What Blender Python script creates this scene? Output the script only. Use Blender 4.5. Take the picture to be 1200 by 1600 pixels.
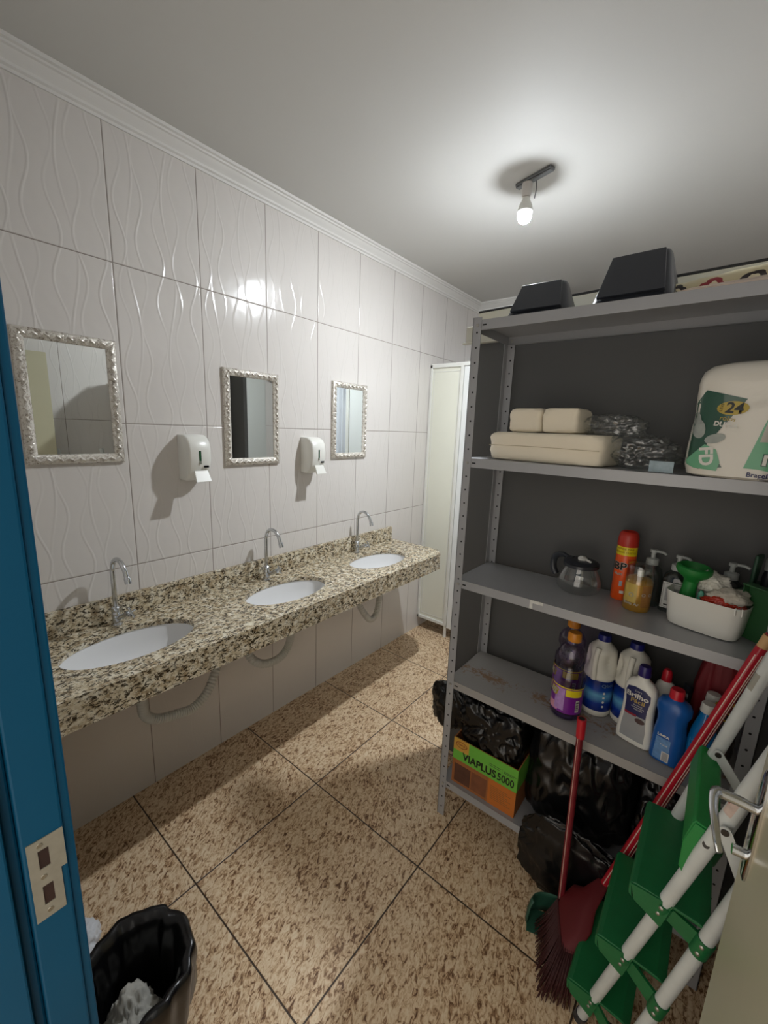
import bpy, bmesh, math, random
from mathutils import Vector, Matrix, noise
from mathutils.bvhtree import BVHTree
PI = math.pi; R = math.radians; sin = math.sin; cos = math.cos
random.seed(7)
S = bpy.context.scene; COL = S.collection
for o in list(bpy.data.objects): bpy.data.objects.remove(o)

# ---------------------------------------------------------------- camera
CAM = Vector((1.82402, -0.32219, 1.65783))
yaw, pitch, roll = R(-38.6492), R(-11.3499), R(2.1563)
fw = Vector((sin(yaw)*cos(pitch), cos(yaw)*cos(pitch), sin(pitch)))
rt = Vector((cos(yaw), -sin(yaw), 0)); up = rt.cross(fw)
rt2 = rt*cos(roll)+up*sin(roll); up2 = up*cos(roll)-rt*sin(roll)
cd = bpy.data.cameras.new('camera'); cam = bpy.data.objects.new('camera', cd); COL.objects.link(cam)
cam.matrix_world = Matrix(((rt2.x, up2.x, -fw.x, CAM.x), (rt2.y, up2.y, -fw.y, CAM.y), (rt2.z, up2.z, -fw.z, CAM.z), (0, 0, 0, 1)))
cd.sensor_fit = 'HORIZONTAL'; cd.sensor_width = 36; cd.lens = 650.28/1200*36; cd.clip_start = 0.02
S.camera = cam
# ---------------------------------------------------------------- world (corridor daylight through the open doorway), exposure
w = bpy.data.worlds.new('world'); S.world = w; w.use_nodes = True
w.node_tree.nodes['Background'].inputs[0].default_value = (1.0, 0.93, 0.83, 1)
w.node_tree.nodes['Background'].inputs[1].default_value = 1.7
S.view_settings.view_transform = 'Standard'; S.view_settings.look = 'None'
S.view_settings.gamma = 1; S.view_settings.use_curve_mapping = False
S.view_settings.exposure = 0.0
BULB = 5600.0

# ---------------------------------------------------------------- materials
def lin(c):
    return tuple(((v/255)/12.92 if v/255 <= .04045 else ((v/255+.055)/1.055)**2.4) for v in c)+(1,)
class N:
    """tiny wrapper for node building"""
    def __init__(s, name):
        s.m = bpy.data.materials.new(name); s.m.use_nodes = True; s.t = s.m.node_tree
        s.p = s.t.nodes['Principled BSDF']
    def n(s, typ, **kw):
        x = s.t.nodes.new(typ)
        for k, v in kw.items(): setattr(x, k, v)
        return x
    def l(s, a, b): s.t.links.new(a, b)
    def put(s, sock, v):
        if isinstance(v, bpy.types.NodeSocket): s.l(v, sock)
        else: sock.default_value = v
    def M(s, op, a, b=None, c=None):
        x = s.n('ShaderNodeMath', operation=op); s.put(x.inputs[0], a)
        if b is not None: s.put(x.inputs[1], b)
        if c is not None: s.put(x.inputs[2], c)
        return x.outputs[0]
    def xyz(s, kind='Object'):
        tc = s.n('ShaderNodeTexCoord'); sp = s.n('ShaderNodeSeparateXYZ'); s.l(tc.outputs[kind], sp.inputs[0])
        return sp.outputs, tc.outputs[kind]
    def noise(s, vec, scale, detail=4, rough=.5, dist=0, mapping=None):
        if mapping:
            mp = s.n('ShaderNodeMapping'); s.l(vec, mp.inputs[0])
            mp.inputs['Rotation'].default_value = mapping[0]; mp.inputs['Scale'].default_value = mapping[1]; vec = mp.outputs[0]
        x = s.n('ShaderNodeTexNoise'); s.l(vec, x.inputs['Vector'])
        x.inputs['Scale'].default_value = scale; x.inputs['Detail'].default_value = detail
        x.inputs['Roughness'].default_value = rough; x.inputs['Distortion'].default_value = dist
        return x.outputs['Fac']
    def ramp(s, f, stops, interp='LINEAR'):
        x = s.n('ShaderNodeValToRGB'); x.color_ramp.interpolation = interp
        e = x.color_ramp.elements
        while len(e) < len(stops): e.new(0.5)
        for i, (p, c) in enumerate(stops): e[i].position = p; e[i].color = lin(c) if len(c) == 3 else c
        s.put(x.inputs[0], f); return x.outputs[0]
    def mix(s, f, a, b):
        x = s.n('ShaderNodeMix', data_type='RGBA'); s.put(x.inputs[0], f)
        s.put(x.inputs[6], a if isinstance(a, bpy.types.NodeSocket) else (lin(a) if len(a) == 3 else a))
        s.put(x.inputs[7], b if isinstance(b, bpy.types.NodeSocket) else (lin(b) if len(b) == 3 else b))
        return x.outputs[2]
    def bump(s, h, strength=.3, dist=.002):
        x = s.n('ShaderNodeBump'); x.inputs['Strength'].default_value = strength; x.inputs['Distance'].default_value = dist
        s.put(x.inputs['Height'], h); s.l(x.outputs[0], s.p.inputs['Normal'])
    def set(s, **kw):
        for k, v in kw.items():
            k = k.replace('_', ' ')
            s.put(s.p.inputs[k], v)
        return s.m
MATS = {}
def mat(name, col=None, rough=.5, metal=0, var=.06, scale=9, bumpd=0, bscale=60, coat=0, spec=.5, sub=0):
    if name in MATS: return MATS[name]
    k = N(name); sp, v = k.xyz()
    f = k.noise(v, scale, 3)
    c = lin(col); a = tuple(max(0, x*(1-var)) for x in c[:3])+(1,); b = tuple(min(1, x*(1+var)) for x in c[:3])+(1,)
    k.set(Base_Color=k.mix(f, a, b), Roughness=rough, Metallic=metal, Coat_Weight=coat, Specular_IOR_Level=spec)
    if bumpd: k.bump(k.noise(v, bscale, 4), .5, bumpd)
    MATS[name] = k.m; return k.m
def thin_plastic(name, tint=(230, 235, 235), gloss=.18, rough=.08, wrinkle=0):
    if name in MATS: return MATS[name]
    k = N(name); t = k.t
    tr = k.n('ShaderNodeBsdfTransparent'); tr.inputs[0].default_value = lin(tint)
    gl = k.n('ShaderNodeBsdfGlossy'); gl.inputs['Roughness'].default_value = rough; gl.inputs[0].default_value = (.9, .9, .9, 1)
    fr = k.n('ShaderNodeLayerWeight'); fr.inputs['Blend'].default_value = .12+gloss*.4
    mx = k.n('ShaderNodeMixShader')
    mn = k.M('MULTIPLY_ADD', k.M('POWER', fr.outputs['Facing'], 2.2), .30, gloss*.14)
    k.l(mn, mx.inputs[0]); k.l(tr.outputs[0], mx.inputs[1]); k.l(gl.outputs[0], mx.inputs[2])
    if wrinkle:
        sp, v = k.xyz(); b = k.n('ShaderNodeBump'); b.inputs['Strength'].default_value = .8; b.inputs['Distance'].default_value = wrinkle
        k.l(k.noise(v, 9, 3, .5, 1.5), b.inputs['Height']); k.l(b.outputs[0], gl.inputs['Normal']); k.l(b.outputs[0], fr.inputs['Normal'])
    k.l(mx.outputs[0], t.nodes['Material Output'].inputs['Surface'])
    MATS[name] = k.m; return k.m

TW = .33; ZR = 1.0656; TH = .5728
def tile_material(name, u_axis, u0, relief=True):
    k = N(name); sp, v = k.xyz()
    U = k.M('DIVIDE', k.M('SUBTRACT', sp[u_axis], u0), TW)
    zz = sp[2]
    V = k.M('DIVIDE', k.M('SUBTRACT', zz, ZR), TH)
    fu = k.M('FRACT', U); fv = k.M('FRACT', V)
    du = k.M('MULTIPLY', k.M('MINIMUM', fu, k.M('SUBTRACT', 1, fu)), TW)
    dv = k.M('MULTIPLY', k.M('MINIMUM', fv, k.M('SUBTRACT', 1, fv)), TH)
    low = k.M('GREATER_THAN', zz, .9)                       # no visible bed joint below the counter
    dv = k.M('ADD', dv, k.M('MULTIPLY', k.M('SUBTRACT', 1, low), 1))
    d = k.M('MINIMUM', du, dv)
    grout = k.M('SUBTRACT', 1, k.M('SMOOTHSTEP', d, .0007, .0016) if False else k.M('GREATER_THAN', d, .0017))
    mr = k.n('ShaderNodeMapRange', interpolation_type='SMOOTHSTEP'); k.l(d, mr.inputs[0])
    mr.inputs[1].default_value = .0006; mr.inputs[2].default_value = .0045; edge = mr.outputs[0]
    # embossed vines: wave families that swell and pinch
    h = None
    ty = k.M('MULTIPLY', k.M('SUBTRACT', zz, ZR), 2*PI/.2864)
    for i, (n_, ph, amp, wl) in enumerate([(0.1, 0.0, .050, 1), (0.3, 2.6, .045, 1), (0.5, .7, .050, 1), (0.7, 3.5, .045, 1), (0.9, 1.2, .05, 1),
                                           (0.2, 4.2, .055, .5), (0.62, 1.8, .06, .5)]):
        s_ = k.M('SINE', k.M('MULTIPLY_ADD', ty, wl, ph))
        cu = k.M('MULTIPLY_ADD', s_, amp, n_)
        dist = k.M('ABSOLUTE', k.M('MULTIPLY', k.M('SUBTRACT', fu, cu), TW))
        m = k.n('ShaderNodeMapRange', interpolation_type='SMOOTHSTEP'); k.l(dist, m.inputs[0])
        m.inputs[1].default_value = 0; m.inputs[2].default_value = .0066; m.inputs[3].default_value = 1; m.inputs[4].default_value = 0
        fade = k.M('MULTIPLY_ADD', k.M('SINE', k.M('MULTIPLY_ADD', ty, .5, ph*2.3)), .35, .65)
        hh = k.M('MULTIPLY', m.outputs[0], fade)
        h = hh if h is None else k.M('MAXIMUM', h, hh)
    up_ = k.M('GREATER_THAN', zz, .9)
    h = k.M('MULTIPLY', h, k.M('MULTIPLY_ADD', up_, .75, .25)) if relief else 0
    H = k.M('ADD', k.M('MULTIPLY', h, .0010), k.M('MULTIPLY', edge, .0012))
    H = k.M('ADD', H, k.M('MULTIPLY', k.noise(v, 7, 2), .0026))
    k.bump(H, 1.0, 1.0)
    cf = k.noise(v, 1.3, 2)
    k.set(Base_Color=k.mix(grout, k.mix(cf, (208, 203, 198), (216, 211, 206)), (142, 132, 124)),
          Roughness=k.M('MULTIPLY_ADD', grout, .5, .15), Specular_IOR_Level=.5)
    return k.m
M_TILE_Y = tile_material('white embossed wall tile', 1, 0)
M_TILE_X = tile_material('white embossed wall tile across', 0, .1)

def granite_material():
    k = N('speckled cream granite'); sp, v = k.xyz()
    a = k.noise(v, 105, 5, .66, .8, ((.4, .3, .9), (1, .6, 1)))
    b = k.noise(v, 150, 4, .6, .3)
    base = k.ramp(k.noise(v, 34, 3, .6), [(.34, (156, 136, 106)), (.5, (204, 190, 162)), (.68, (226, 220, 202))])
    dark = k.ramp(a, [(.36, (52, 48, 44)), (.44, (104, 96, 86)), (.51, (255, 255, 255))])
    mm = k.n('ShaderNodeMix', data_type='RGBA', blend_type='MULTIPLY'); mm.inputs[0].default_value = 1
    k.l(base, mm.inputs[6]); k.l(dark, mm.inputs[7])
    c = k.mix(k.ramp(b, [(.60, (0, 0, 0)), (.66, (255, 255, 255))]), mm.outputs[2], (228, 220, 198))
    k.set(Base_Color=c, Roughness=.22); return k.m
M_GRAN = granite_material()
FX, FY, FS = .5648, .2334, .58285
def floor_material():
    k = N('brown veined floor tile'); sp, v = k.xyz()
    fx = k.M('DIVIDE', k.M('SUBTRACT', sp[0], FX), FS); fy = k.M('DIVIDE', k.M('SUBTRACT', sp[1], FY), FS)
    def dd(f):
        q = k.M('FRACT', f); return k.M('MULTIPLY', k.M('MINIMUM', q, k.M('SUBTRACT', 1, q)), FS)
    d = k.M('MINIMUM', dd(fx), dd(fy)); grout = k.M('LESS_THAN', d, .0026)
    # every tile is shifted and turned, as real tiles are
    cell = k.n('ShaderNodeCombineXYZ'); k.l(k.M('FLOOR', fx), cell.inputs[0]); k.l(k.M('FLOOR', fy), cell.inputs[1])
    wn = k.n('ShaderNodeTexWhiteNoise', noise_dimensions='3D'); k.l(cell.outputs[0], wn.inputs['Vector'])
    rot = k.n('ShaderNodeVectorRotate', rotation_type='Z_AXIS'); k.l(v, rot.inputs['Vector'])
    k.l(k.M('MULTIPLY_ADD', wn.outputs['Value'], .8, -.75), rot.inputs['Angle'])
    ad = k.n('ShaderNodeVectorMath', operation='MULTIPLY_ADD'); k.l(wn.outputs['Color'], ad.inputs[0]); ad.inputs[1].default_value = (9, 9, 9)
    k.l(rot.outputs[0], ad.inputs[2]); vv = ad.outputs[0]
    a = k.noise(vv, 92, 5, .66, 1.0, ((0, 0, .35), (1, .48, 1)))
    big = k.noise(vv, 7, 3, .5)
    aa = k.M('ADD', a, k.M('MULTIPLY', k.M('SUBTRACT', big, .5), .14))
    c = k.ramp(aa, [(.34, (92, 60, 38)), (.41, (146, 112, 80)), (.465, (198, 166, 130)), (.55, (222, 198, 164)), (.68, (230, 212, 184))])
    k.set(Base_Color=k.mix(grout, c, (66, 52, 42)), Roughness=k.M('MULTIPLY_ADD', k.noise(v, 5, 3), .12, .30), Specular_IOR_Level=.45)
    m2 = k.n('ShaderNodeMapRange'); k.l(d, m2.inputs[0]); m2.inputs[1].default_value = .0015; m2.inputs[2].default_value = .004
    k.bump(k.M('ADD', k.M('MULTIPLY', m2.outputs[0], .0012), k.M('MULTIPLY', a, .0004)), 1, 1); return k.m
M_FLOOR = floor_material()
M_CEIL = mat('ceiling paint', (205, 204, 200), .75, var=.02, scale=2)
M_CROWN = mat('white plaster moulding', (222, 220, 216), .55, var=.02)
M_WHITE = mat('white plastic', (222, 221, 214), .32, var=.02)
M_PORC = mat('white porcelain', (226, 226, 226), .10, var=.01)
M_CREAM = mat('cream lacquer', (182, 177, 152), .30, var=.04, scale=4, bumpd=.0004, bscale=25)
M_STALL = mat('off white laminate', (226, 226, 212), .35, var=.02)
M_ALU = mat('white aluminium profile', (222, 222, 216), .3, var=.02)
M_BLUE = mat('blue gloss paint', (0, 72, 104), .5, spec=.22, var=.10, scale=5, bumpd=.0006, bscale=18)
M_STEEL = mat('grey painted steel', (158, 159, 162), .36, var=.05, scale=6, metal=.15)
M_BOARD = mat('dark grey board', (82, 82, 82), .6, var=.10, scale=3)
M_CHROME = mat('chrome', (200, 202, 204), .12, metal=1, var=.02)
M_NICKEL = mat('brushed nickel', (178, 172, 160), .32, metal=1, var=.05)
M_BLACKP = mat('black plastic', (44, 47, 54), .28, var=.1)
M_DARK = mat('dark recess', (18, 16, 15), .8)
M_BAG = mat('black bin bag plastic', (12, 12, 14), .26, var=.2, bumpd=.003, bscale=14, spec=.5)
M_GREEN = mat('green ribbed plastic', (18, 100, 54), .45, var=.15, scale=30, bumpd=.0006, bscale=180)
M_RAIL = mat('white enamelled tube', (198, 202, 200), .35, var=.12, scale=25)
M_RIVET = mat('zinc rivet', (150, 148, 142), .35, metal=.9)
M_RED = mat('red plastic', (176, 22, 38), .35, var=.1)
M_PAPER = mat('folded paper towel', (232, 222, 202), .8, var=.04, bumpd=.005, bscale=11)

# ---------------------------------------------------------------- mesh tools
def finish(bm, name, m, parent=None, smooth=None, loc=None, bevel=0, bseg=2):
    bmesh.ops.recalc_face_normals(bm, faces=bm.faces)
    me = bpy.data.meshes.new(name); bm.to_mesh(me); bm.free()
    o = bpy.data.objects.new(name, me); COL.objects.link(o)
    for x in (m if isinstance(m, (list, tuple)) else [m]): me.materials.append(x)
    if parent: o.parent = parent
    if loc: o.location = loc
    if bevel:
        b = o.modifiers.new('bevel', 'BEVEL'); b.width = bevel; b.segments = bseg; b.limit_method = 'ANGLE'; b.angle_limit = R(35)
    if smooth is not None:
        for p in me.polygons: p.use_smooth = True
        if smooth < 180:
            me.set_sharp_from_angle(angle=R(smooth))
    return o
def tag(o, label, cat, group=None, kind=None):
    o['label'] = label; o['category'] = cat
    if group: o['group'] = group
    if kind: o['kind'] = kind
    return o
def thing(name, label, cat, loc=(0, 0, 0), rz=0, group=None, rot=None):
    o = bpy.data.objects.new(name, None); COL.objects.link(o); o.location = loc
    o.rotation_euler = rot if rot else (0, 0, rz); o.empty_display_size = .05
    return tag(o, label, cat, group)
def struct(o, label, cat): return tag(o, label, cat, None, 'structure')
def box(bm, x0, x1, y0, y1, z0, z1, M=None):
    vs = [bm.verts.new((x, y, z)) for z in (z0, z1) for y in (y0, y1) for x in (x0, x1)]
    if M is not None:
        for v in vs: v.co = M @ v.co
    for f in ((0, 1, 3, 2), (4, 6, 7, 5), (0, 4, 5, 1), (2, 3, 7, 6), (0, 2, 6, 4), (1, 5, 7, 3)): bm.faces.new([vs[i] for i in f])
    return vs
def BX(name, m, parent, dims, bevel=0, M=None, smooth=None):
    bm = bmesh.new(); box(bm, *dims, M=M); return finish(bm, name, m, parent, bevel=bevel, smooth=smooth)
def ring_skin(bm, rings, cap0=True, cap1=True, closed=True):
    vr = [[bm.verts.new(p) for p in r] for r in rings]; n = len(vr[0])
    for a, b in zip(vr, vr[1:]):
        for i in range(n if closed else n-1):
            j = (i+1) % n; bm.faces.new((a[i], a[j], b[j], b[i]))
    if cap0: bm.faces.new(vr[0][::-1])
    if cap1: bm.faces.new(vr[-1])
    return vr
def lathe(bm, prof, seg=32, c=(0, 0), cap0=True, cap1=True, axis=None):
    rings = [[(c[0]+r*cos(2*PI*i/seg), c[1]+r*sin(2*PI*i/seg), z) for i in range(seg)] for r, z in prof]
    if axis is not None: rings = [[axis @ Vector(p) for p in r] for r in rings]
    return ring_skin(bm, rings, cap0, cap1)
def loft(bm, secs, seg=40, cap0=True, cap1=True, warp=None):
    """secs: (z, rx, ry, exponent, ox, oy)"""
    rings = []
    for s in secs:
        z, rx, ry, p = s[:4]; ox, oy = (s[4], s[5]) if len(s) > 4 else (0, 0); r = []
        for i in range(seg):
            a = 2*PI*i/seg; c_, s_ = cos(a), sin(a)
            x = ox+rx*math.copysign(abs(c_)**(2/p), c_); y = oy+ry*math.copysign(abs(s_)**(2/p), s_)
            q = Vector((x, y, z))
            if warp: q = warp(q)
            r.append(q)
        rings.append(r)
    return ring_skin(bm, rings, cap0, cap1)
def catmull(pts, k=8):
    P = [Vector(p) for p in pts]; P = [P[0]*2-P[1]]+P+[P[-1]*2-P[-2]]; out = []
    for i in range(1, len(P)-2):
        a, b, c, d = P[i-1:i+3]
        for t in range(k):
            t /= k; out.append(.5*((2*b)+(c-a)*t+(2*a-5*b+4*c-d)*t*t+(3*b-a-3*c+d)*t**3))
    out.append(P[-2]); return out
def tube(bm, pts, r, seg=12, smooth=0, caps=True, rib=0, flat=1):
    P = catmull(pts, smooth) if smooth else [Vector(p) for p in pts]
    rings = []; ref = None
    for i, p in enumerate(P):
        t = (P[min(i+1, len(P)-1)]-P[max(i-1, 0)]).normalized()
        if ref is None: ref = t.orthogonal().normalized()
        ref = (ref-t*ref.dot(t)).normalized(); b = t.cross(ref)
        rr = r(i/(len(P)-1)) if callable(r) else r
        if rib: rr *= 1+rib*(1 if i % 2 else -1)
        rings.append([p+ref*cos(2*PI*j/seg)*rr+b*sin(2*PI*j/seg)*rr*flat for j in range(seg)])
    return ring_skin(bm, rings, caps, caps)
def T(name, m, parent, pts, r, seg=12, smooth=0, rib=0, flat=1, sm=50):
    bm = bmesh.new(); tube(bm, pts, r, seg, smooth, True, rib, flat); return finish(bm, name, m, parent, smooth=sm)
def L(name, m, parent, prof, seg=32, c=(0, 0), cap0=True, cap1=True, axis=None, sm=40):
    bm = bmesh.new(); lathe(bm, prof, seg, c, cap0, cap1, axis); return finish(bm, name, m, parent, smooth=sm)
def LO(name, m, parent, secs, seg=40, cap0=True, cap1=True, warp=None, sm=40):
    bm = bmesh.new(); loft(bm, secs, seg, cap0, cap1, warp); return finish(bm, name, m, parent, smooth=sm)
def blob(name, m, parent, c, rad, amp=.15, freq=6, sub=5, ridged=True, clampz=None, box_p=2.0, seed=0, clamp=None):
    """soft crumpled mass: superellipsoid displaced by folded noise"""
    bm = bmesh.new(); bmesh.ops.create_icosphere(bm, subdivisions=sub, radius=1)
    c = Vector(c); off = Vector((seed*3.1, seed*1.7, seed*.9))
    for v in bm.verts:
        d = v.co.normalized(); n_ = (abs(d.x)**box_p+abs(d.y)**box_p+abs(d.z)**box_p)**(-1/box_p); d2 = d*n_
        f = noise.noise(d*freq*.35+off); g = noise.noise(d*freq+off*2)
        g2 = noise.noise(Vector((d.x*freq*2.2, d.y*freq*2.2, d.z*freq*.9))+off)
        k_ = (1-2*abs(g))*.6+(1-2*abs(g2))*.35 if ridged else g
        s_ = 1+amp*(f*1.1+k_-.4 if ridged else f+k_*.5)
        p = Vector((d2.x*rad[0], d2.y*rad[1], d2.z*rad[2]))*s_+c
        if clampz is not None: p.z = max(p.z, clampz)
        if clamp:
            for ax, lo, hi in clamp: p[ax] = min(max(p[ax], lo), hi)
        v.co = p
    return finish(bm, name, m, parent, smooth=180)
def tree_of(o):
    me = o.data; return BVHTree.FromPolygons([v.co for v in me.vertices], [p.vertices for p in me.polygons])
def text_bm(s, size, align='CENTER', bold=0, ext=.0003):
    c = bpy.data.curves.new('t', 'FONT'); c.body = s; c.size = size; c.align_x = align; c.align_y = 'CENTER'; c.offset = bold; c.extrude = ext; c.resolution_u = 3
    o = bpy.data.objects.new('t', c); COL.objects.link(o); dg = bpy.context.evaluated_depsgraph_get()
    me = bpy.data.meshes.new_from_object(o.evaluated_get(dg)); bm = bmesh.new(); bm.from_mesh(me)
    bpy.data.objects.remove(o); bpy.data.curves.remove(c); bpy.data.meshes.remove(me); return bm
def map_bm(bm, fn):
    for v in bm.verts: v.co = Vector(fn(v.co.x, v.co.y, v.co.z))
    return bm
def poly_bm(pts, step=.012):
    bm = bmesh.new(); f = bm.faces.new([bm.verts.new((x, y, 0)) for x, y in pts])
    xs = [p[0] for p in pts]; ys = [p[1] for p in pts]
    x = min(xs)+step
    while x < max(xs):
        bmesh.ops.bisect_plane(bm, geom=bm.verts[:]+bm.edges[:]+bm.faces[:], plane_co=(x, 0, 0), plane_no=(1, 0, 0)); x += step
    y = min(ys)+step
    while y < max(ys):
        bmesh.ops.bisect_plane(bm, geom=bm.verts[:]+bm.edges[:]+bm.faces[:], plane_co=(0, y, 0), plane_no=(0, 1, 0)); y += step
    return bm
def project(bm, tree, direc, off, start=1.0):
    """drop flat artwork (u=x, v=z on the plane facing direc) on a surface"""
    d = Vector(direc).normalized()
    for v in bm.verts:
        o_ = v.co-d*start; hit = tree.ray_cast(o_, d)
        if hit[0] is not None: v.co = hit[0]-d*off
    return bm
def front(bm, y=0, x0=0, z0=0, ang=0):
    """turn an xy drawing into an xz one (facing -y)"""
    ca, sa = cos(ang), sin(ang)
    return map_bm(bm, lambda a, b, c: (x0+a*ca-b*sa, y-c, z0+a*sa+b*ca))
def wraptext(s, size, m, parent, rad, a0, z0, name='lettering', rot=0, ry=None, bold=0, cz=None):
    bm = text_bm(s, size, bold=bold)
    ca, sa = cos(rot), sin(rot)
    def fn(x, y, z):
        x, y = x*ca-y*sa, x*sa+y*ca
        r_ = rad+.0008; a = a0+x/rad
        return (r_*cos(a), (r_ if ry is None else ry+.0008)*sin(a), z0+y)
    return finish(map_bm(bm, fn), name, m, parent)
def wrap_patch(m, parent, rad, a0, a1, z0, z1, name='label', off=.0004, ry=None, seg=16, nz=6, rfun=None):
    bm = bmesh.new(); rows = []
    for k_ in range(nz+1):
        z = z0+(z1-z0)*k_/nz
        rows.append([((rfun(z) if rfun else rad)+off) for _ in (0,)][0:1]+[z])
    rings = []
    for rr, z in rows:
        q = rr/rad if rfun else 1
        rings.append([(rr*cos(a0+(a1-a0)*i/seg), ((ry+off)*q if ry else rr)*sin(a0+(a1-a0)*i/seg), z) for i in range(seg+1)])
    ring_skin(bm, rings, False, False, False)
    return finish(bm, name, m, parent, smooth=180)

# ================================================================ SETTING
XR = 2.09; YB = 3.14; YF = -.21; ZC = 2.72
def plain(name, m, dims, label, cat): return struct(BX(name, m, None, dims), label, cat)
plain('floor', M_FLOOR, (-.1, XR+.1, -1.6, 4.4, -.05, 0), 'brown and beige veined square tile floor', 'floor')
plain('ceiling', M_CEIL, (-.1, XR+.1, YF-.15, 4.4, ZC, ZC+.05), 'smooth pale grey ceiling above the washroom', 'ceiling')
plain('wall_left', M_TILE_Y, (-.1, 0, YF-.15, YB+.1, 0, ZC), 'white embossed tile wall behind the basins', 'wall')
plain('wall_right', M_TILE_Y, (XR, XR+.1, YF-.15, 4.4, 0, ZC), 'white embossed tile wall on the right seen in the first mirror', 'wall')
plain('wall_back', M_TILE_X, (-.1, .74, YB, 4.4, 0, ZC), 'white tile wall at the far end of the basin wall behind the stall', 'wall')
plain('wall_back', M_TILE_X, (.74, XR+.1, 4.3, 4.4, 0, ZC), 'white tile wall of the deeper part behind the shelf', 'wall')
bm = bmesh.new()
box(bm, -.1, 1.13, YF-.13, YF, 0, ZC); box(bm, 2.05, XR+.1, YF-.13, YF, 0, ZC); box(bm, 1.13, 2.05, YF-.13, YF, 2.14, ZC)
struct(finish(bm, 'wall_front', M_TILE_X), 'tiled wall that holds the doorway the photo is taken from', 'wall')

def crown(name, along, a0, a1, fixed, sgn, label):
    prof = [(0, 2.655), (.006, 2.655), (.008, 2.664), (.016, 2.668), (.018, 2.676), (.026, 2.684), (.036, 2.692), (.042, 2.700), (.050, 2.702), (.052, 2.708), (.062, 2.710), (.064, ZC), (0, ZC)]
    bm = bmesh.new(); rings = []
    for t in (a0, a1):
        rings.append([(fixed+sgn*d, t, z) if along == 'y' else (t, fixed+sgn*d, z) for d, z in prof])
    ring_skin(bm, rings)
    return struct(finish(bm, name, M_CROWN, smooth=25), label, 'crown moulding')
crown('trim_1', 'y', YF, YB, 0, 1, 'stepped white crown moulding above the basin wall')
crown('trim_2', 'x', .0, .74, YB, -1, 'stepped white crown moulding on the far wall above the stall')
crown('trim_3', 'y', YF, 4.3, XR, -1, 'white crown moulding above the right tile wall')

# blue door frame
JX = 1.18
bm = bmesh.new()
box(bm, JX-.05, JX, -.262, -.215, 0, 2.13); box(bm, JX-.05, JX-.014, -.276, -.262, 0, 2.13)
box(bm, JX-.05, JX+.006, -.42, -.276, 0, 2.13); box(bm, JX-.06, JX-.006, -.215, -.203, 0, 2.14)
box(bm, JX-.05, 2.05, -.42, -.215, 2.10, 2.14)
box(bm, 2.02, 2.05, -.42, -.225, 0, 2.10)
fr = finish(bm, 'trim_4', M_BLUE, bevel=.003); struct(fr, 'blue painted metal door frame in the left foreground', 'door frame')
# strike plate, outline in (y,z)
bm = bmesh.new()
pl = [(-.257, .962), (-.2285, .962), (-.2235, .968), (-.2235, 1.024), (-.2215, 1.036), (-.2165, 1.045), (-.2155, 1.083), (-.2195, 1.092), (-.257, 1.092)]
def rect(y0, y1, z0, z1): return [(y0, z0), (y1, z0), (y1, z1), (y0, z1)]
# build plate as strips round its two openings
xs0, xs1 = JX, JX+.0018
ZB = [.962, .985, 1.016, 1.045, 1.075, 1.092]
def ymax(z): return -.2235 if z < 1.03 else -.2165
for (z0, z1) in zip(ZB, ZB[1:]):
    if (z0, z1) in ((.985, 1.016), (1.045, 1.075)):
        box(bm, xs0, xs1, -.257, -.246, z0, z1); box(bm, xs0, xs1, -.234, ymax((z0+z1)/2), z0, z1)
    elif z0 > 1.01 and z1 < 1.05:
        box(bm, xs0, xs1, -.257, -.2235, z0, 1.03); box(bm, xs0, xs1, -.257, -.2165, 1.03, z1)
    else: box(bm, xs0, xs1, -.257, ymax((z0+z1)/2), z0, z1)
sp_ = finish(bm, 'strike_plate', mat('worn zinc plate', (150, 146, 134), .5, .4, .2, 60), fr); sp_['label'] = 'worn metal strike plate with two openings'
for (z0, z1) in ((.985, 1.016), (1.045, 1.075)): BX('latch_hole', mat('rusty recess', (44, 22, 14), .8, var=.5, scale=60), sp_, (xs0-.0, xs0+.0006, -.246, -.234, z0, z1))
for y, z in ((-.241, .973), (-.243, 1.031), (-.243, 1.083)):
    L('screw', M_NICKEL, sp_, [(0.0001, 0), (.0038, 0), (.0034, .0008), (.0001, .0006)], 14, axis=Matrix.Translation((xs1, y, z)) @ Matrix.Rotation(PI/2, 4, 'Y'))

# open door leaf, cream, on the right
ang = math.atan2(-.05, .775)
dl = struct(bpy.data.objects.new('door_1', None), 'cream door standing open at the right edge with a chrome lever', 'door'); COL.objects.link(dl)
dl.location = (2.005, -.22, 0); dl.rotation_euler = (0, 0, math.atan2(.05, .775))
# local: y along the leaf, -x faces the room
BX('door_leaf', M_CREAM, dl, (0, .035, 0, .778, .01, 2.09), .003)
pb = LO('lock_plate', M_CHROME, dl, [(0, .019, .105, 3.2), (.003, .019, .105, 3.2), (.005, .014, .1, 3)], 36, warp=lambda q: Vector((-q.z, .733+q.x, 1.045+q.y)))
hb = bmesh.new()
tube(hb, [(-.004, .733, 1.075), (-.030, .733, 1.078), (-.058, .731, 1.080)], .0085, 12, 4)
tube(hb, [(-.052, .731, 1.082), (-.060, .722, 1.083), (-.062, .700, 1.076), (-.060, .672, 1.066), (-.056, .650, 1.052), (-.053, .642, 1.044)], lambda t: .0090-.0035*t, 12, 6, flat=.6)
finish(hb, 'door_handle', M_CHROME, dl, smooth=60)
T('thumb_turn', M_CHROME, dl, [(-.004, .735, .985), (-.022, .735, .985)], .0085, 14)

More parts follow.
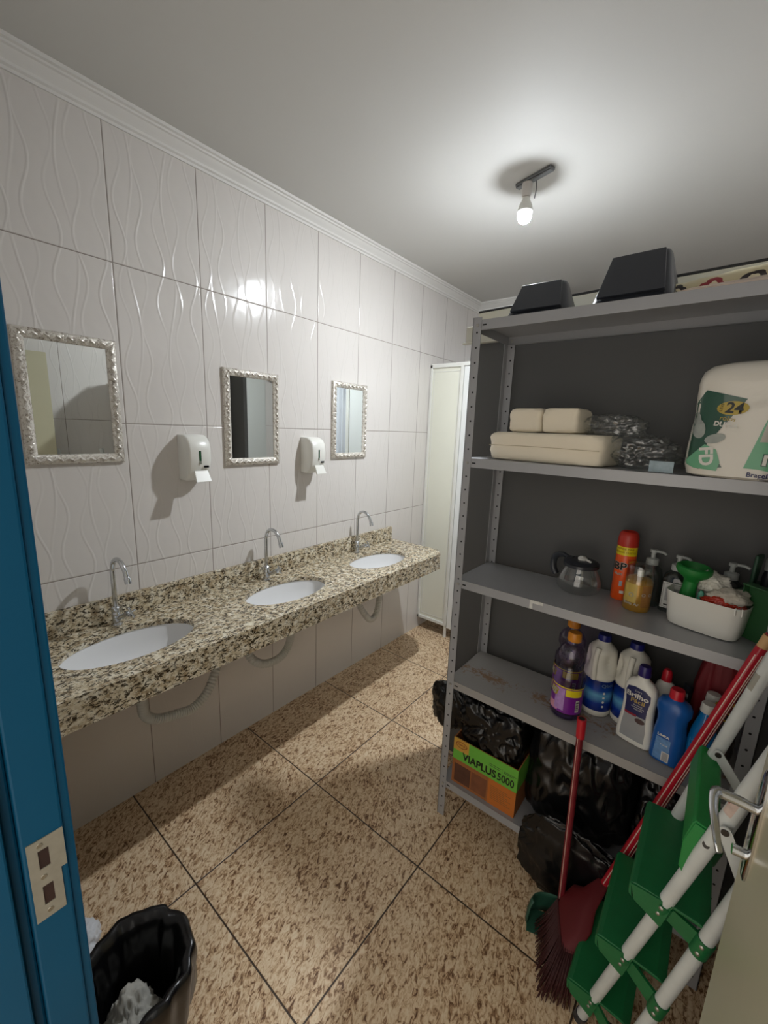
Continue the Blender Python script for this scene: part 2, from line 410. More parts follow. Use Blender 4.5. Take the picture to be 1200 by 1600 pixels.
# ================================================================ STALL
st = thing('stall_partition', 'off white framed stall panel against the far end of the tiled wall', 'partition', (0, 2.47, 0))
BX('panel', M_STALL, st, (.008, .262, -.004, .006, .115, 2.125))
bm = bmesh.new()
box(bm, .003, .022, -.016, .016, .10, 2.14); box(bm, .262, .288, -.018, .018, .10, 2.14)
box(bm, .003, .288, -.016, .016, 2.115, 2.145); box(bm, .003, .288, -.016, .016, .10, .125)
finish(bm, 'frame', M_ALU, st, bevel=.003)
bm = bmesh.new(); box(bm, .034, .038, -.0065, -.003, .15, 2.09); box(bm, .246, .250, -.0065, -.003, .15, 2.09); box(bm, .034, .250, -.0065, -.003, 2.086, 2.09); box(bm, .034, .25, -.0065, -.003, .15, .154)
finish(bm, 'inner_bead', M_ALU, st)
T('foot', M_ALU, st, [(.272, 0, 0), (.272, 0, .105)], .013, 12)
sd = thing('stall_door', 'white stall door next to the framed panel, partly hidden by the shelf post', 'door', (.292, 2.465, 0))
BX('panel', mat('white laminate', (228, 230, 228), .3, var=.02), sd, (0, .56, -.010, .010, .09, 2.115), .003)
BX('top_rail', M_ALU, sd, (-.004, .60, -.016, .016, 2.118, 2.145), .002)
BX('jamb', M_ALU, sd, (.562, .60, -.018, .018, 0, 2.117), .003)
cu = thing('curtain', 'pale grey folded curtain reflected in the farthest mirror', 'curtain', (.90, 2.46, 0))
bm = bmesh.new(); n_ = 60; vs = []
for k_ in range(2):
    for i in range(n_+1):
        x = .22*i/n_; vs.append(bm.verts.new((x, .022*sin(i*.62)+.008*sin(i*1.7), .12+2.0*k_)))
for i in range(n_): bm.faces.new((vs[i], vs[i+1], vs[n_+2+i], vs[n_+1+i]))
co = finish(bm, 'fabric', mat('pale grey curtain cloth', (190, 192, 196), .8), cu, smooth=180)
sm_ = co.modifiers.new('t', 'SOLIDIFY'); sm_.thickness = .002
T('rod', M_ALU, cu, [(-.008, 0, 2.13), (1.185, 0, 2.13)], .009)
s2 = thing('stall_partition', 'light grey flat stall wall reflected in the middle mirror', 'partition', (2.05, 1.62, 0))
BX('panel', mat('light grey laminate', (196, 197, 192), .4, var=.01), s2, (0, .03, 0, .80, .0, 2.12), .002)
BX('edge_profile', M_ALU, s2, (-.004, .034, -.012, .0, 0, 2.12), .002)

# ================================================================ DARK BOARD BEHIND THE SHELF
bd = thing('divider_board', 'dark grey board with a cream top rail standing behind the steel shelf', 'divider', (0, 1.42, 0))
SHR = Matrix(((1, 0, 0, 0), (0, 1, 0, 0), (.026, 0, 1, -.915*.026), (0, 0, 0, 1)))
BX('panel', M_BOARD, bd, (.905, XR-.006, 0, .03, 0, 2.04), .002)
BX('top_rail', mat('cream painted rail', (206, 203, 186), .5, var=.04), bd, (.915, XR-.006, -.002, .028, 2.042, 2.158), .004, M=SHR)
BX('rim', mat('black rubber rim', (30, 30, 30), .5), bd, (.912, XR-.006, .0, .024, 2.158, 2.167), .002, M=SHR)
bm = bmesh.new(); box(bm, .866, 1.03, -.014, -.003, 2.035, 2.105); box(bm, .866, 1.03, -.045, -.014, 2.028, 2.035)
finish(bm, 'bracket', mat('cream plastic bracket', (196, 194, 182), .5), bd, bevel=.003)

# ================================================================ COUNTER
CZ = .858; CX = .470; CY0 = -.206; CY1 = 1.985
cn = thing('vanity_counter', 'long speckled cream and black granite counter along the left wall', 'counter', (0, 0, CZ))
SK = [(.245, .205), (.250, .905), (.250, 1.605)]; SA, SB = .130, .222
bm = bmesh.new()
def slab(bm):
    out = [(.001, CY0), (CX, CY0), (CX, CY1), (.40, CY1+.075), (.001, CY1+.075)]
    for zz, flip in ((0, 0), (-.02, 1)):
        ov = [bm.verts.new((x, y, zz)) for x, y in out]; es = [bm.edges.new((ov[i], ov[(i+1) % len(ov)])) for i in range(len(ov))]
        for cx, cy in SK:
            hv = [bm.verts.new((cx+SA*cos(2*PI*i/48), cy+SB*sin(2*PI*i/48), zz)) for i in range(48)]
            es += [bm.edges.new((hv[i], hv[(i+1) % 48])) for i in range(48)]
        bmesh.ops.triangle_fill(bm, use_beauty=True, edges=es, use_dissolve=False)
    for cx, cy in SK:
        rings = [[(cx+SA*cos(2*PI*i/48), cy+SB*sin(2*PI*i/48), zz) for i in range(48)] for zz in (0, -.02)]
        ring_skin(bm, rings, False, False)
    rings = [[(x, y, zz) for x, y in out] for zz in (0, -.02)]; ring_skin(bm, rings, False, False)
    bmesh.ops.remove_doubles(bm, verts=bm.verts, dist=.00005)
slab(bm); finish(bm, 'countertop', M_GRAN, cn)
bm = bmesh.new(); box(bm, CX-.022, CX+.0005, CY0, CY1, -.105, -.0205)
v_ = [bm.verts.new(p) for p in ((CX-.022, CY1, -.105), (CX, CY1, -.105), (.402, CY1+.075, -.105), (.385, CY1+.06, -.105), (CX-.022, CY1, -.0205), (CX, CY1, -.0205), (.402, CY1+.075, -.0205), (.385, CY1+.06, -.0205))]
for f in ((0, 1, 2, 3), (4, 5, 6, 7), (1, 2, 6, 5), (0, 3, 7, 4), (2, 3, 7, 6)): bm.faces.new([v_[i] for i in f])
finish(bm, 'apron', M_GRAN, cn)
BX('backsplash', M_GRAN, cn, (.001, .021, CY0, 2.035, .0005, .098), .0015)

SN = ['nearest the blue door frame', 'in the middle of the granite counter', 'farthest away at the counter end by the stall']
for i, (cx, cy) in enumerate(SK):
    b = thing('sink_basin', 'white oval undermount basin '+SN[i], 'sink', (cx, cy, CZ-.02), group='undermount basins')
    bm = bmesh.new(); prof = [(1.06, 0), (1.02, -.001), (1.0, -.012), (.96, -.045), (.86, -.085), (.66, -.118), (.38, -.134), (.10, -.140)]
    rings = [[(SA*s_*cos(2*PI*j/56), SB*s_*sin(2*PI*j/56), z) for j in range(56)] for s_, z in prof]
    rings2 = [[(SA*s_*cos(2*PI*j/56), SB*s_*sin(2*PI*j/56), z) for j in range(56)] for s_, z in [(.12, -.148), (.42, -.144), (.72, -.128), (.92, -.094), (1.03, -.05), (1.07, -.012), (1.06, 0)]]
    ring_skin(bm, rings+rings2, False, False); finish(bm, 'bowl', M_PORC, b, smooth=60)
    L('drain', M_CHROME, b, [(.001, -.139), (.020, -.1385), (.022, -.1375), (.022, -.1345), (.016, -.134), (.012, -.1365), (.001, -.137)], 24)
# faucets
def faucet(loc, label):
    f = thing('faucet', label, 'faucet', loc, group='gooseneck faucets')
    L('body', M_CHROME, f, [(.001, 0), (.020, 0), (.021, .004), (.015, .009), (.0145, .030), (.0165, .032), (.0165, .050), (.014, .056), (.0165, .060), (.0165, .072), (.012, .077), (.001, .077)], 28)
    pts = [(0, 0, .072), (0, 0, .13), (0, 0, .20), (.001, .001, .232), (.014, .003, .262), (.040, .006, .276), (.068, .010, .268), (.088, .013, .245), (.100, .015, .215)]
    T('spout', M_CHROME, f, pts, .0088, 16, 6)
    T('aerator', M_CHROME, f, [(.0995, .015, .219), (.1015, .0153, .214), (.1075, .016, .194)], lambda t: .0098+.0022*min(1, t*4), 18)
    T('valve', M_CHROME, f, [(.008, .004, .028), (.030, .012, .040), (.033, .013, .0415), (.052, .021, .053), (.060, .024, .057)], lambda t: .0095 if t < .6 else .0125, 16)
    h = bmesh.new(); tube(h, [(.060, .024, .057), (.072, .029, .064)], .0055, 10)
    tube(h, [(.066, .022, .085), (.072, .029, .064), (.078, .036, .043)], .0042, 10); tube(h, [(.062, .046, .066), (.080, .012, .062)], .0042, 10)
    finish(h, 'handle', M_CHROME, f, smooth=50); return f
FP = [(.060, .2177, CZ), (.062, .917, CZ), (.062, 1.612, CZ)]
for i, p in enumerate(FP): faucet(p, 'chrome gooseneck faucet behind the basin '+SN[i])
# drain pipes under the counter
M_HOSE = mat('ribbed white drain hose', (196, 194, 186), .5, var=.04)
def drain(label, pts, yc):
    d = thing('drain_hose', label, 'drain pipe', (0, 0, 0), group='drain hoses under the counter')
    bm = bmesh.new(); P = catmull(pts, 14); tube(bm, P, .019, 14, 0, True, .10); finish(bm, 'hose', M_HOSE, d, smooth=40)
    return d
zb = CZ-.17
drain('corrugated white drain hose looping under the nearest basin', [(.245, .215, zb), (.215, .228, .60), (.20, .240, .51), (.20, .285, .465), (.20, .36, .445), (.20, .43, .435), (.195, .50, .475), (.17, .56, .55), (.12, .62, .62), (.03, .66, .66)], .2)
drain('corrugated white drain hose hanging as a wide U under the middle basin', [(.250, .905, zb), (.215, .95, .60), (.20, .945, .52), (.20, .89, .475), (.20, .80, .480), (.19, .735, .53), (.14, .72, .60), (.03, .72, .66)], .9)
drain('short white drain hose loop below the farthest basin', [(.250, 1.605, zb), (.21, 1.68, .60), (.20, 1.688, .52), (.20, 1.655, .445), (.20, 1.60, .440), (.19, 1.55, .50), (.15, 1.52, .58), (.03, 1.50, .66)], 1.6)

# ================================================================ MIRRORS
M_MIRROR = mat('mirror glass', (224, 228, 226), .01, metal=1, var=0)
def frame_material():
    k = N('carved silver white frame'); sp, v = k.xyz()
    a = k.noise(v, 60, 3, .6, 1.2); b = k.noise(v, 240, 2)
    k.set(Base_Color=k.ramp(k.M('ADD', a, k.M('MULTIPLY', k.M('SUBTRACT', b, .5), .5)), [(.30, (150, 140, 128)), (.48, (214, 208, 198)), (1, (232, 229, 222))]), Roughness=.25, Metallic=.25)
    k.bump(a, 1, .003); return k.m
M_FRAME = frame_material()
def mirror(y0, y1, z0, z1, label, fwid=.034):
    m = thing('wall_mirror', label, 'mirror', (.001, y0, z0), group='framed mirrors above the basins')
    W, H = y1-y0, z1-z0
    bm = bmesh.new()
    # raised herringbone leaves over a mitred frame
    prof = [(0, 0), (0, .010), (.006, .016), (.016, .019), (.027, .016), (fwid, .009), (fwid, 0)]
    rings = []
    for (cy, cz, sy, sz) in ((0, 0, 1, 1), (W, 0, -1, 1), (W, H, -1, -1), (0, H, 1, -1)):
        rings.append([(d, cy+sy*t, cz+sz*t) for t, d in prof])
    vr = [[bm.verts.new(p) for p in r] for r in rings]
    for i in range(4):
        a, b = vr[i], vr[(i+1) % 4]
        for j in range(len(prof)-1): bm.faces.new((a[j], b[j], b[j+1], a[j+1]))
    def leaves(p0, p1, nrm):
        p0 = Vector(p0); p1 = Vector(p1); n_ = max(3, int((p1-p0).length/.0155)); d = (p1-p0).normalized(); nr = Vector(nrm)
        for i in range(n_):
            c = p0+(p1-p0)*((i+.5)/n_); s_ = 1 if i % 2 else -1
            a = c-d*.016-nr*.010*s_; b = c+d*.016+nr*.010*s_; mid = (a+b)/2
            tube(bm, [a+Vector((.015, 0, 0)), mid+Vector((.0195, 0, 0)), b+Vector((.015, 0, 0))], lambda t: .0010+.0042*sin(PI*t), 6, 3)
    h = .017
    leaves((0, h, .02), (0, h, H-.02), (0, 1, 0)); leaves((0, W-h, .02), (0, W-h, H-.02), (0, 1, 0))
    leaves((0, .02, h), (0, W-.02, h), (0, 0, 1)); leaves((0, .02, H-h), (0, W-.02, H-h), (0, 0, 1))
    finish(bm, 'frame', M_FRAME, m, smooth=50)
    BX('glass', M_MIRROR, m, (.002, .007, fwid-.003, W-fwid+.003, fwid-.003, H-fwid+.003)); return m
mirror(.013, .313, 1.492, 1.938, 'rectangular wall mirror in a carved pale frame above the nearest basin')
mirror(.741, 1.046, 1.457, 1.904, 'carved pale framed mirror between the two soap dispensers')
mirror(1.427, 1.729, 1.469, 1.918, 'carved pale framed mirror farthest along the wall beside the stall')

# soap dispensers
def dispenser(y, z, label):
    d = thing('soap_dispenser', label, 'soap dispenser', (.001, y, z), group='wall soap dispensers')
    def prof_body(hw):
        return [(0, 0), (.045, 0), (.075, .010), (.098, .035), (.104, .070), (.104, .125), (.098, .150), (.080, .170), (.055, .180), (0, .182)]
    bm = bmesh.new(); secs = []
    P = [(0, -.012), (.050, -.012), (.076, .004), (.093, .036), (.102, .075), (.102, .120), (.096, .150), (.078, .172), (.050, .183), (0, .184)]
    P = [(p[0], p[1]) for p in P]; rings = []
    for yy, s_ in ((-.048, .90), (-.046, .965), (-.040, 1.0), (.040, 1.0), (.046, .965), (.048, .90)):
        rings.append([(x*s_ if x > 0 else 0, yy, .092+(zz-.092)*(.5+.5*s_)) for x, zz in P])
    ring_skin(bm, rings); finish(bm, 'body', M_WHITE, d, smooth=45)
    BX('level_window', mat('dark green window', (24, 70, 40), .2), d, (.1015, .1035, -.008, .002, .075, .118), .001)
    BX('window_base', mat('grey window base', (110, 116, 104), .4), d, (.1015, .1034, -.008, .002, .062, .075), .001)
    BX('badge', mat('black badge', (8, 8, 8), .3), d, (.0995, .1032, .012, .034, .046, .055), .001)
    bm = bmesh.new(); v_ = [(.100, -.030, .034), (.100, .030, .034), (.124, .034, -.012), (.124, -.034, -.012), (.094, -.030, .034), (.094, .030, .034), (.113, .034, -.014), (.113, -.034, -.014)]
    q = [bm.verts.new(p) for p in v_]
    for f in ((0, 1, 2, 3), (4, 5, 6, 7), (0, 1, 5, 4), (2, 3, 7, 6), (1, 2, 6, 5), (0, 3, 7, 4)): bm.faces.new([q[i] for i in f])
    finish(bm, 'push_lever', M_WHITE, d, bevel=.002)
    return d
dispenser(.572, 1.418, 'white wall soap dispenser beside the nearest mirror, above the counter')
dispenser(1.245, 1.412, 'white wall soap dispenser between the middle and the far mirror')

# ================================================================ CEILING LAMP
lp = thing('ceiling_lamp', 'bare white bulb hanging from a metal strip on the ceiling', 'lamp', (1.015, 1.60, ZC))
bm = bmesh.new(); Mx = Matrix.Rotation(R(-18), 4, 'Z'); box(bm, -.07, .105, -.016, .016, -.012, -.001, Mx); box(bm, -.07, .105, -.012, .012, -.018, -.012, Mx)
finish(bm, 'mount_strip', mat('grey metal strip', (120, 122, 124), .35, .7), lp, bevel=.002)
L('socket', mat('porcelain lamp holder', (190, 184, 178), .4), lp, [(.001, -.018), (.021, -.018), (.022, -.028), (.019, -.060), (.017, -.072), (.001, -.072)], 24, c=(-.014, 0))
T('wire', mat('grey wire', (90, 90, 92), .5), lp, [(.022, .004, -.016), (.026, .002, -.05), (.022, .0, -.085)], .0022, 8, 4)
def bulb_mat():
    k = N('lit bulb glass'); sp, v = k.xyz()          # LED bulb: emission cut round the collar to darken the ceiling, full at tip
    f = k.n('ShaderNodeMapRange', interpolation_type='SMOOTHSTEP'); k.l(sp[2], f.inputs[0])
    f.inputs[1].default_value = -.146; f.inputs[2].default_value = -.170; f.inputs[3].default_value = .006; f.inputs[4].default_value = 1
    k.set(Base_Color=(1, 1, 1, 1), Emission_Color=(.90, .95, 1.0, 1), Emission_Strength=k.M('MULTIPLY', k.M('POWER', f.outputs[0], 1.7), BULB), Roughness=.4); return k.m
L('bulb_neck', M_WHITE, lp, [(.001, -.070), (.014, -.070), (.017, -.082), (.026, -.100), (.0315, -.118), (.0328, -.126), (.001, -.126)], 28, c=(-.014, 0))
bu = L('bulb', bulb_mat(), lp, [(.0322, -.1262), (.0322, -.134), (.029, -.150), (.022, -.163), (.010, -.171), (.001, -.172)], 28, c=(-.014, 0))
bu['label'] = 'glowing frosted glass'

# ================================================================ STEEL SHELF
SX0, SX1, SY0, SY1 = 1.078, 2.010, 1.068, 1.372
SZ = {1: 2.036, 2: 1.5625, 3: 1.092, 4: .656, 5: .180}
sh = thing('steel_shelf', 'open grey slotted steel shelf unit with five shelves facing the doorway', 'shelf', (SX0, SY0, 0))
M_HOLE = mat('punched hole', (16, 16, 18), .8)
def post(x, y, sx, sy):
    p = bmesh.new()
    box(p, min(x, x+sx*.032), max(x, x+sx*.032), min(y, y+sy*.002), max(y, y+sy*.002), 0, 2.045)
    box(p, min(x, x+sx*.002), max(x, x+sx*.002), min(y, y+sy*.032), max(y, y+sy*.032), 0, 2.045)
    yo = y-.0006 if sy > 0 else y-.0026; z = .045; nf = len(p.faces)
    rot = Matrix.Rotation(PI/2, 4, 'X')
    while z < 2.03:
        if all(abs(z-(s-.017)) > .012 for s in SZ.values()):
            lathe(p, [(.0001, 0), (.0034, 0), (.0034, .0006), (.0001, .0006)], 10, axis=Matrix.Translation((x+sx*.018, yo, z)) @ rot)
            lathe(p, [(.0001, 0), (.0034, 0), (.0034, .0006), (.0001, .0006)], 10, axis=Matrix.Translation((x-.0007 if sx > 0 else x+.0001, y+sy*.018, z)) @ Matrix.Rotation(PI/2, 4, 'Y'))
        z += .05
    p.faces.ensure_lookup_table()
    for f in p.faces[nf:]: f.material_index = 1
    o = finish(p, 'post', [M_STEEL, M_HOLE], sh)
    for s in SZ.values():
        L('bolt', mat('zinc bolt', (170, 168, 162), .35, .6), o, [(.0001, 0), (.0055, 0), (.005, .003), (.0001, .004)], 12, axis=Matrix.Translation((x+sx*.018, yo, s-.017)) @ rot, sm=50)
LX, LY = SX1-SX0, SY1-SY0
post(0, 0, 1, 1); post(LX, 0, -1, 1); post(0, LY, 1, -1); post(LX, LY, -1, -1)
def rust_mat():
    k = N('grey steel with rust stains'); sp, v = k.xyz()
    a = k.noise(v, 46, 5, .75, .6); b = k.noise(v, 5.5, 3)
    reg = k.M('SUBTRACT', 1, k.M('MULTIPLY', k.M('ABSOLUTE', k.M('SUBTRACT', sp[1], .13)), 7.5))
    reg2 = k.M('LESS_THAN', sp[0], .50)
    f = k.M('ADD', k.M('MULTIPLY', a, 1.25), k.M('ADD', k.M('MULTIPLY', b, .5), k.M('MULTIPLY', k.M('SUBTRACT', reg, 1), .5)))
    st_ = k.ramp(f, [(.80, (0, 0, 0)), (.95, (255, 255, 255))])
    col = k.mix(k.noise(v, 60, 3), (120, 84, 48), (150, 112, 62))
    k.set(Base_Color=k.mix(k.M('MULTIPLY', st_, .8), (156, 154, 152), col), Roughness=.5, Metallic=.1); return k.m
M_RUST = rust_mat()
for i, z in SZ.items():
    b = bmesh.new()
    box(b, .002, LX-.002, .002, LY-.002, z-.0015, z)
    box(b, .0022, LX-.0022, .0022, .0037, z-.033, z); box(b, .0022, LX-.0022, LY-.0037, LY-.0022, z-.033, z)
    box(b, .0022, .0037, .0037, LY-.0037, z-.033, z); box(b, LX-.0037, LX-.0022, .0037, LY-.0037, z-.033, z)
    box(b, .004, LX-.004, .0037, .012, z-.033, z-.0315); box(b, .004, LX-.004, LY-.012, LY-.0037, z-.033, z-.0315)
    o = finish(b, 'shelf_board', M_RUST if i == 4 else M_STEEL, sh)
    if i == 4: o['label'] = 'grey shelf board with brown rust stains'
    for x in (.036, LX-.05): BX('slot', M_HOLE, o, (x, x+.014, .0015, .0022, z-.0195, z-.0145))
bm = bmesh.new(); box(bm, .30, .345, -.0004, .0022, SZ[3]-.010, SZ[3]+.0005); box(bm, .30, .31, -.0004, .0022, SZ[3]-.03, SZ[3]-.01)
finish(bm, 'peeled_sticker', mat('peeled white sticker', (205, 205, 200), .6, var=.2, scale=90), sh)

# ---- shelf 2: paper towels, plastic film, toilet paper
z2 = SZ[2]+.001
def soft_pack(name, label, cat, c, dx, dy, dz, rz, m, seed, crease=True, group=None, n=1):
    t = thing(name, label, cat, (c[0], c[1], c[2]), rz, group)
    for q in range(n):
        w_ = dx/n; x0 = -dx/2+w_*(q+.5); bm = bmesh.new()
        hx = w_/2-.001; hy = dy/2
        secs = [(0, hx-.010, hy-.010, 7), (.004, hx-.002, hy-.002, 8), (.012, hx, hy, 9), (dz*.5, hx, hy, 9), (dz-.012, hx, hy, 9), (dz-.004, hx-.003, hy-.003, 8), (dz, hx-.012, hy-.012, 7)]
        zs = []
        full = []
        for a, b in zip(secs, secs[1:]):
            k_ = max(1, int((b[0]-a[0])/.008))
            for j in range(k_): full.append(tuple(a[i]+(b[i]-a[i])*j/k_ for i in range(4)))
        full.append(secs[-1])
        def wp(p):
            nn = noise.noise(Vector((p.x*14+seed, p.y*14, p.z*40+q*5)))+.6*noise.noise(Vector((p.x*40, p.y*40+seed, p.z*60)))
            return p+Vector((p.x/hx, p.y/hy, 0))*.0040*nn+Vector((x0, 0, .0012*nn if p.z > .01 else 0))
        loft(bm, full, 96, warp=wp)
        finish(bm, 'bundle', m, t, smooth=50)
    if crease: T('band_seam', mat('paper seam', (196, 182, 156), .9), t, [(-dx/2+.01, -dy/2-.0012, dz*.52), (0, -dy/2-.0018, dz*.53), (dx/2-.01, -dy/2-.0012, dz*.50)], .0009, 6, 3)
    return t
soft_pack('paper_towel_pack', 'long flat pack of cream paper towels lying on the second shelf', 'paper towels', (1.350, 1.215, z2), .400, .215, .098, R(-6), M_PAPER, 3)
soft_pack('paper_towel_pack', 'smaller double bundle of cream paper towels on top of the long pack', 'paper towels', (1.325, 1.228, z2+.1005), .245, .150, .082, R(-5), M_PAPER, 8, False, n=2)
M_FILM = thin_plastic('clear plastic film', (250, 252, 252), .85, .10, .004)
fl = thing('plastic_bag', 'clear crumpled plastic bag trailing right from the paper towels on the second shelf', 'plastic bag', (1.60, 1.20, z2))
blob('film', M_FILM, fl, (.035, 0, .052), (.10, .085, .050), .38, 3, 5, True, clampz=.001, seed=4)
blob('bag_tail', M_FILM, fl, (-.075, .03, .125), (.085, .055, .040), .30, 3, 5, True, clampz=.075, seed=9, clamp=[(2, .1005, .3)])
BX('print_patch', mat('pale blue print', (150, 168, 176), .4, var=.4, scale=60), fl, (.075, .135, -.093, -.091, .001, .032), M=Matrix.Rotation(R(-8), 4, 'Z'))

M_TISSUE = mat('wrapped white tissue', (216, 211, 200), .35, var=.03, bumpd=.004, bscale=20, coat=.3)
tp = thing('toilet_paper_pack', 'big plastic wrapped toilet paper pack with green print on the second shelf', 'toilet paper', (1.860, 1.185, z2), R(-9))
def tpw(p):
    nn = noise.noise(p*9)+.5*noise.noise(p*26)
    q = p+Vector((p.x/.15, p.y/.15, 0))*.005*nn
    q.x += .0045*cos(p.x*2*PI/.105)*(0) ; return q
PS = .695
secs = [(0, .125, .125, 4), (.006, .146, .138, 4.5), (.03, .152, .142, 5)]+[(.03+.01*i, .152, .142, 5) for i in range(1, 22)]+[(.255, .150, .140, 4.5), (.272, .143, .133, 4), (.286, .125, .115, 3.6), (.294, .09, .085, 3), (.297, .03, .03, 2)]
secs = [(q_[0], q_[1]*PS, q_[2]*.93, q_[3]) for q_ in secs]
tb = LO('wrapped_rolls', M_TISSUE, tp, secs, 96, warp=tpw); tr = tree_of(tb)
M_GRN = mat('dark green print', (22, 72, 54), .3, coat=.3, var=.15); M_LGRN = mat('mint green print', (104, 168, 130), .35, var=.08, scale=14)
M_WPR = mat('white print', (214, 212, 204), .4); M_GOLD = mat('gold print', (176, 152, 52), .35); M_BLK = mat('black print', (14, 18, 16), .4); M_NAVY = mat('navy print', (28, 34, 84), .35)
def cut(b):
    bmesh.ops.bisect_plane(b, geom=b.verts[:]+b.edges[:]+b.faces[:], plane_co=(.098, 0, 0), plane_no=(1, 0, 0), clear_outer=True)
    bmesh.ops.bisect_plane(b, geom=b.verts[:]+b.edges[:]+b.faces[:], plane_co=(-.1035, 0, 0), plane_no=(-1, 0, 0), clear_outer=True)
def decal(pts, m, name='printed_patch', off=.0015, par=None, tree=None, d=(0, 1, 0), step=.012):
    if tree is None: pts = [(x+.045, z) for x, z in pts]
    b = poly_bm(pts, step)
    if tree is None: cut(b)
    b = front(b); return finish(project(b, tree or tr, d, off), name, m, par or tb, smooth=180)
def dtext(s, size, x, z, m, ang=0, off=.0025, par=None, tree=None, d=(0, 1, 0), bold=0, sy=1):
    b = text_bm(s, size, bold=bold, ext=0)
    if tree is None:
        front(b, 0, x+.045, z, ang); cut(b)
    else: front(b, 0, x, z, ang)
    return finish(project(b, tree or tr, d, off), 'lettering', m, par or tb)
DD = (.35, 1, 0)
def ell(cx, cz, a, b, n=20, ang=0): return [(cx+a*cos(t)*cos(ang)-b*sin(t)*sin(ang), cz+a*cos(t)*sin(ang)+b*sin(t)*cos(ang)) for t in [2*PI*i/n for i in range(n)]]
decal([(-.150, .05), (-.150, .175), (-.120, .222), (-.035, .198), (-.062, .150), (-.100, .085), (-.060, .028), (-.110, .020)], M_GRN)
decal([(-.148, .035), (-.104, .085), (-.078, .072), (-.066, .040), (-.070, .018), (-.120, .022)], M_LGRN, off=.0022)
decal(ell(-.060, .176, .032, .017), M_GOLD, off=.0026)
dtext('24', .036, -.056, .175, M_BLK, R(-6), .0034, bold=.001); dtext('LEVE', .009, -.082, .178, M_BLK, R(80), .0034)
dtext('rolos', .016, -.066, .150, M_GOLD, R(-8), .003); dtext('DUPLA', .016, -.068, .135, M_WPR, R(-8), .003, bold=.0006)
dtext('FD', .040, -.098, .054, M_WPR, R(-82), .003, bold=.0015)
for c in ((-.125, .125, .016, .026), (-.085, .100, .022, .012), (-.132, .150, .010, .018)): decal(ell(*c, ang=.3), mat('grey white drop print', (150, 156, 150), .35, var=.3, scale=50), off=.0027)
decal([(-.018, .030), (.010, .150), (.060, .165), (.150, .165), (.150, .030), (.10, .024), (.07, .030), (.04, .023), (.01, .029)], M_LGRN, off=.002)
decal([(.004, .095), (.012, .150), (.060, .168), (.150, .168), (.150, .095), (.11, .088), (.08, .096), (.05, .086), (.02, .095)], mat('pale photo print', (176, 172, 162), .4, var=.35, scale=26), off=.0028)
dtext('mili', .052, .052, .055, M_GRN, R(-2), .0030, bold=.0035); dtext('mili', .052, .052, .055, M_WPR, R(-2), .0038, bold=.0012)
dtext('Bracell', .016, .012, .014, M_NAVY, R(-3), .003, bold=.0004); dtext('Papeis', .008, .022, .005, M_NAVY, R(-3), .003)

# ---- top shelf: swing lids, rolled cloth
z1 = SZ[1]+.001
def swing_lid(name, label, c, hx, hy, H, rz):
    t = thing(name, label, 'bin hood', (c[0], c[1], z1), rz)
    LO('rim', M_BLACKP, t, [(0, hx+.004, hy+.004, 5), (.004, hx+.005, hy+.005, 5), (.010, hx-.002, hy-.002, 5), (.014, hx-.014, hy-.014, 5), (.004, hx-.016, hy-.016, 5), (0, hx-.012, hy-.012, 5)], 64, False, False)
    # dome: narrow ridge on top, sloping door faces front and back
    secs = [(.008, hx-.014, hy-.014, 6), (.02, hx-.018, hy-.02, 6)]
    for i in range(1, 11):
        f = i/10; secs.append((.02+(H-.02)*f, (hx-.018)*(1-.30*f), (hy-.02)*(1-.62*f), 6-2*f))
    secs += [(H+.006, (hx-.018)*.66, (hy-.02)*.30, 4), (H+.009, (hx-.018)*.58, (hy-.02)*.16, 3)]
    LO('dome', M_BLACKP, t, secs, 80, False)
    # swing flap, standing proud of the front slope
    y0, zA = -(hy-.02)*1.00, .024; y1, zB = -(hy-.02)*.47, H-.004
    bm = bmesh.new(); wl, wt = (hx-.018)*.80, (hx-.018)*.62
    q = []
    nrm = Vector((0, -(zB-zA), -(y0-y1))).normalized()
    for o_ in (.0, .012):
        for x, y, z in ((-wl, y0, zA), (wl, y0, zA), (wt, y1, zB), (-wt, y1, zB)): q.append(bm.verts.new(Vector((x, y, z))+nrm*(o_-.002) if nrm.y < 0 else Vector((x, y, z))-nrm*(o_-.002)))
    for f in ((0, 1, 2, 3), (4, 5, 6, 7), (0, 1, 5, 4), (1, 2, 6, 5), (2, 3, 7, 6), (3, 0, 4, 7)): bm.faces.new([q[i] for i in f])
    finish(bm, 'swing_flap', M_BLACKP, t, bevel=.002)
swing_lid('swing_bin_hood', 'smaller black swing bin hood at the left end of the top shelf', (1.262, 1.225), .122, .108, .118, R(2))
swing_lid('swing_bin_hood', 'larger black swing bin hood right of the smaller one on the top shelf', (1.545, 1.225), .128, .118, .150, R(-2))
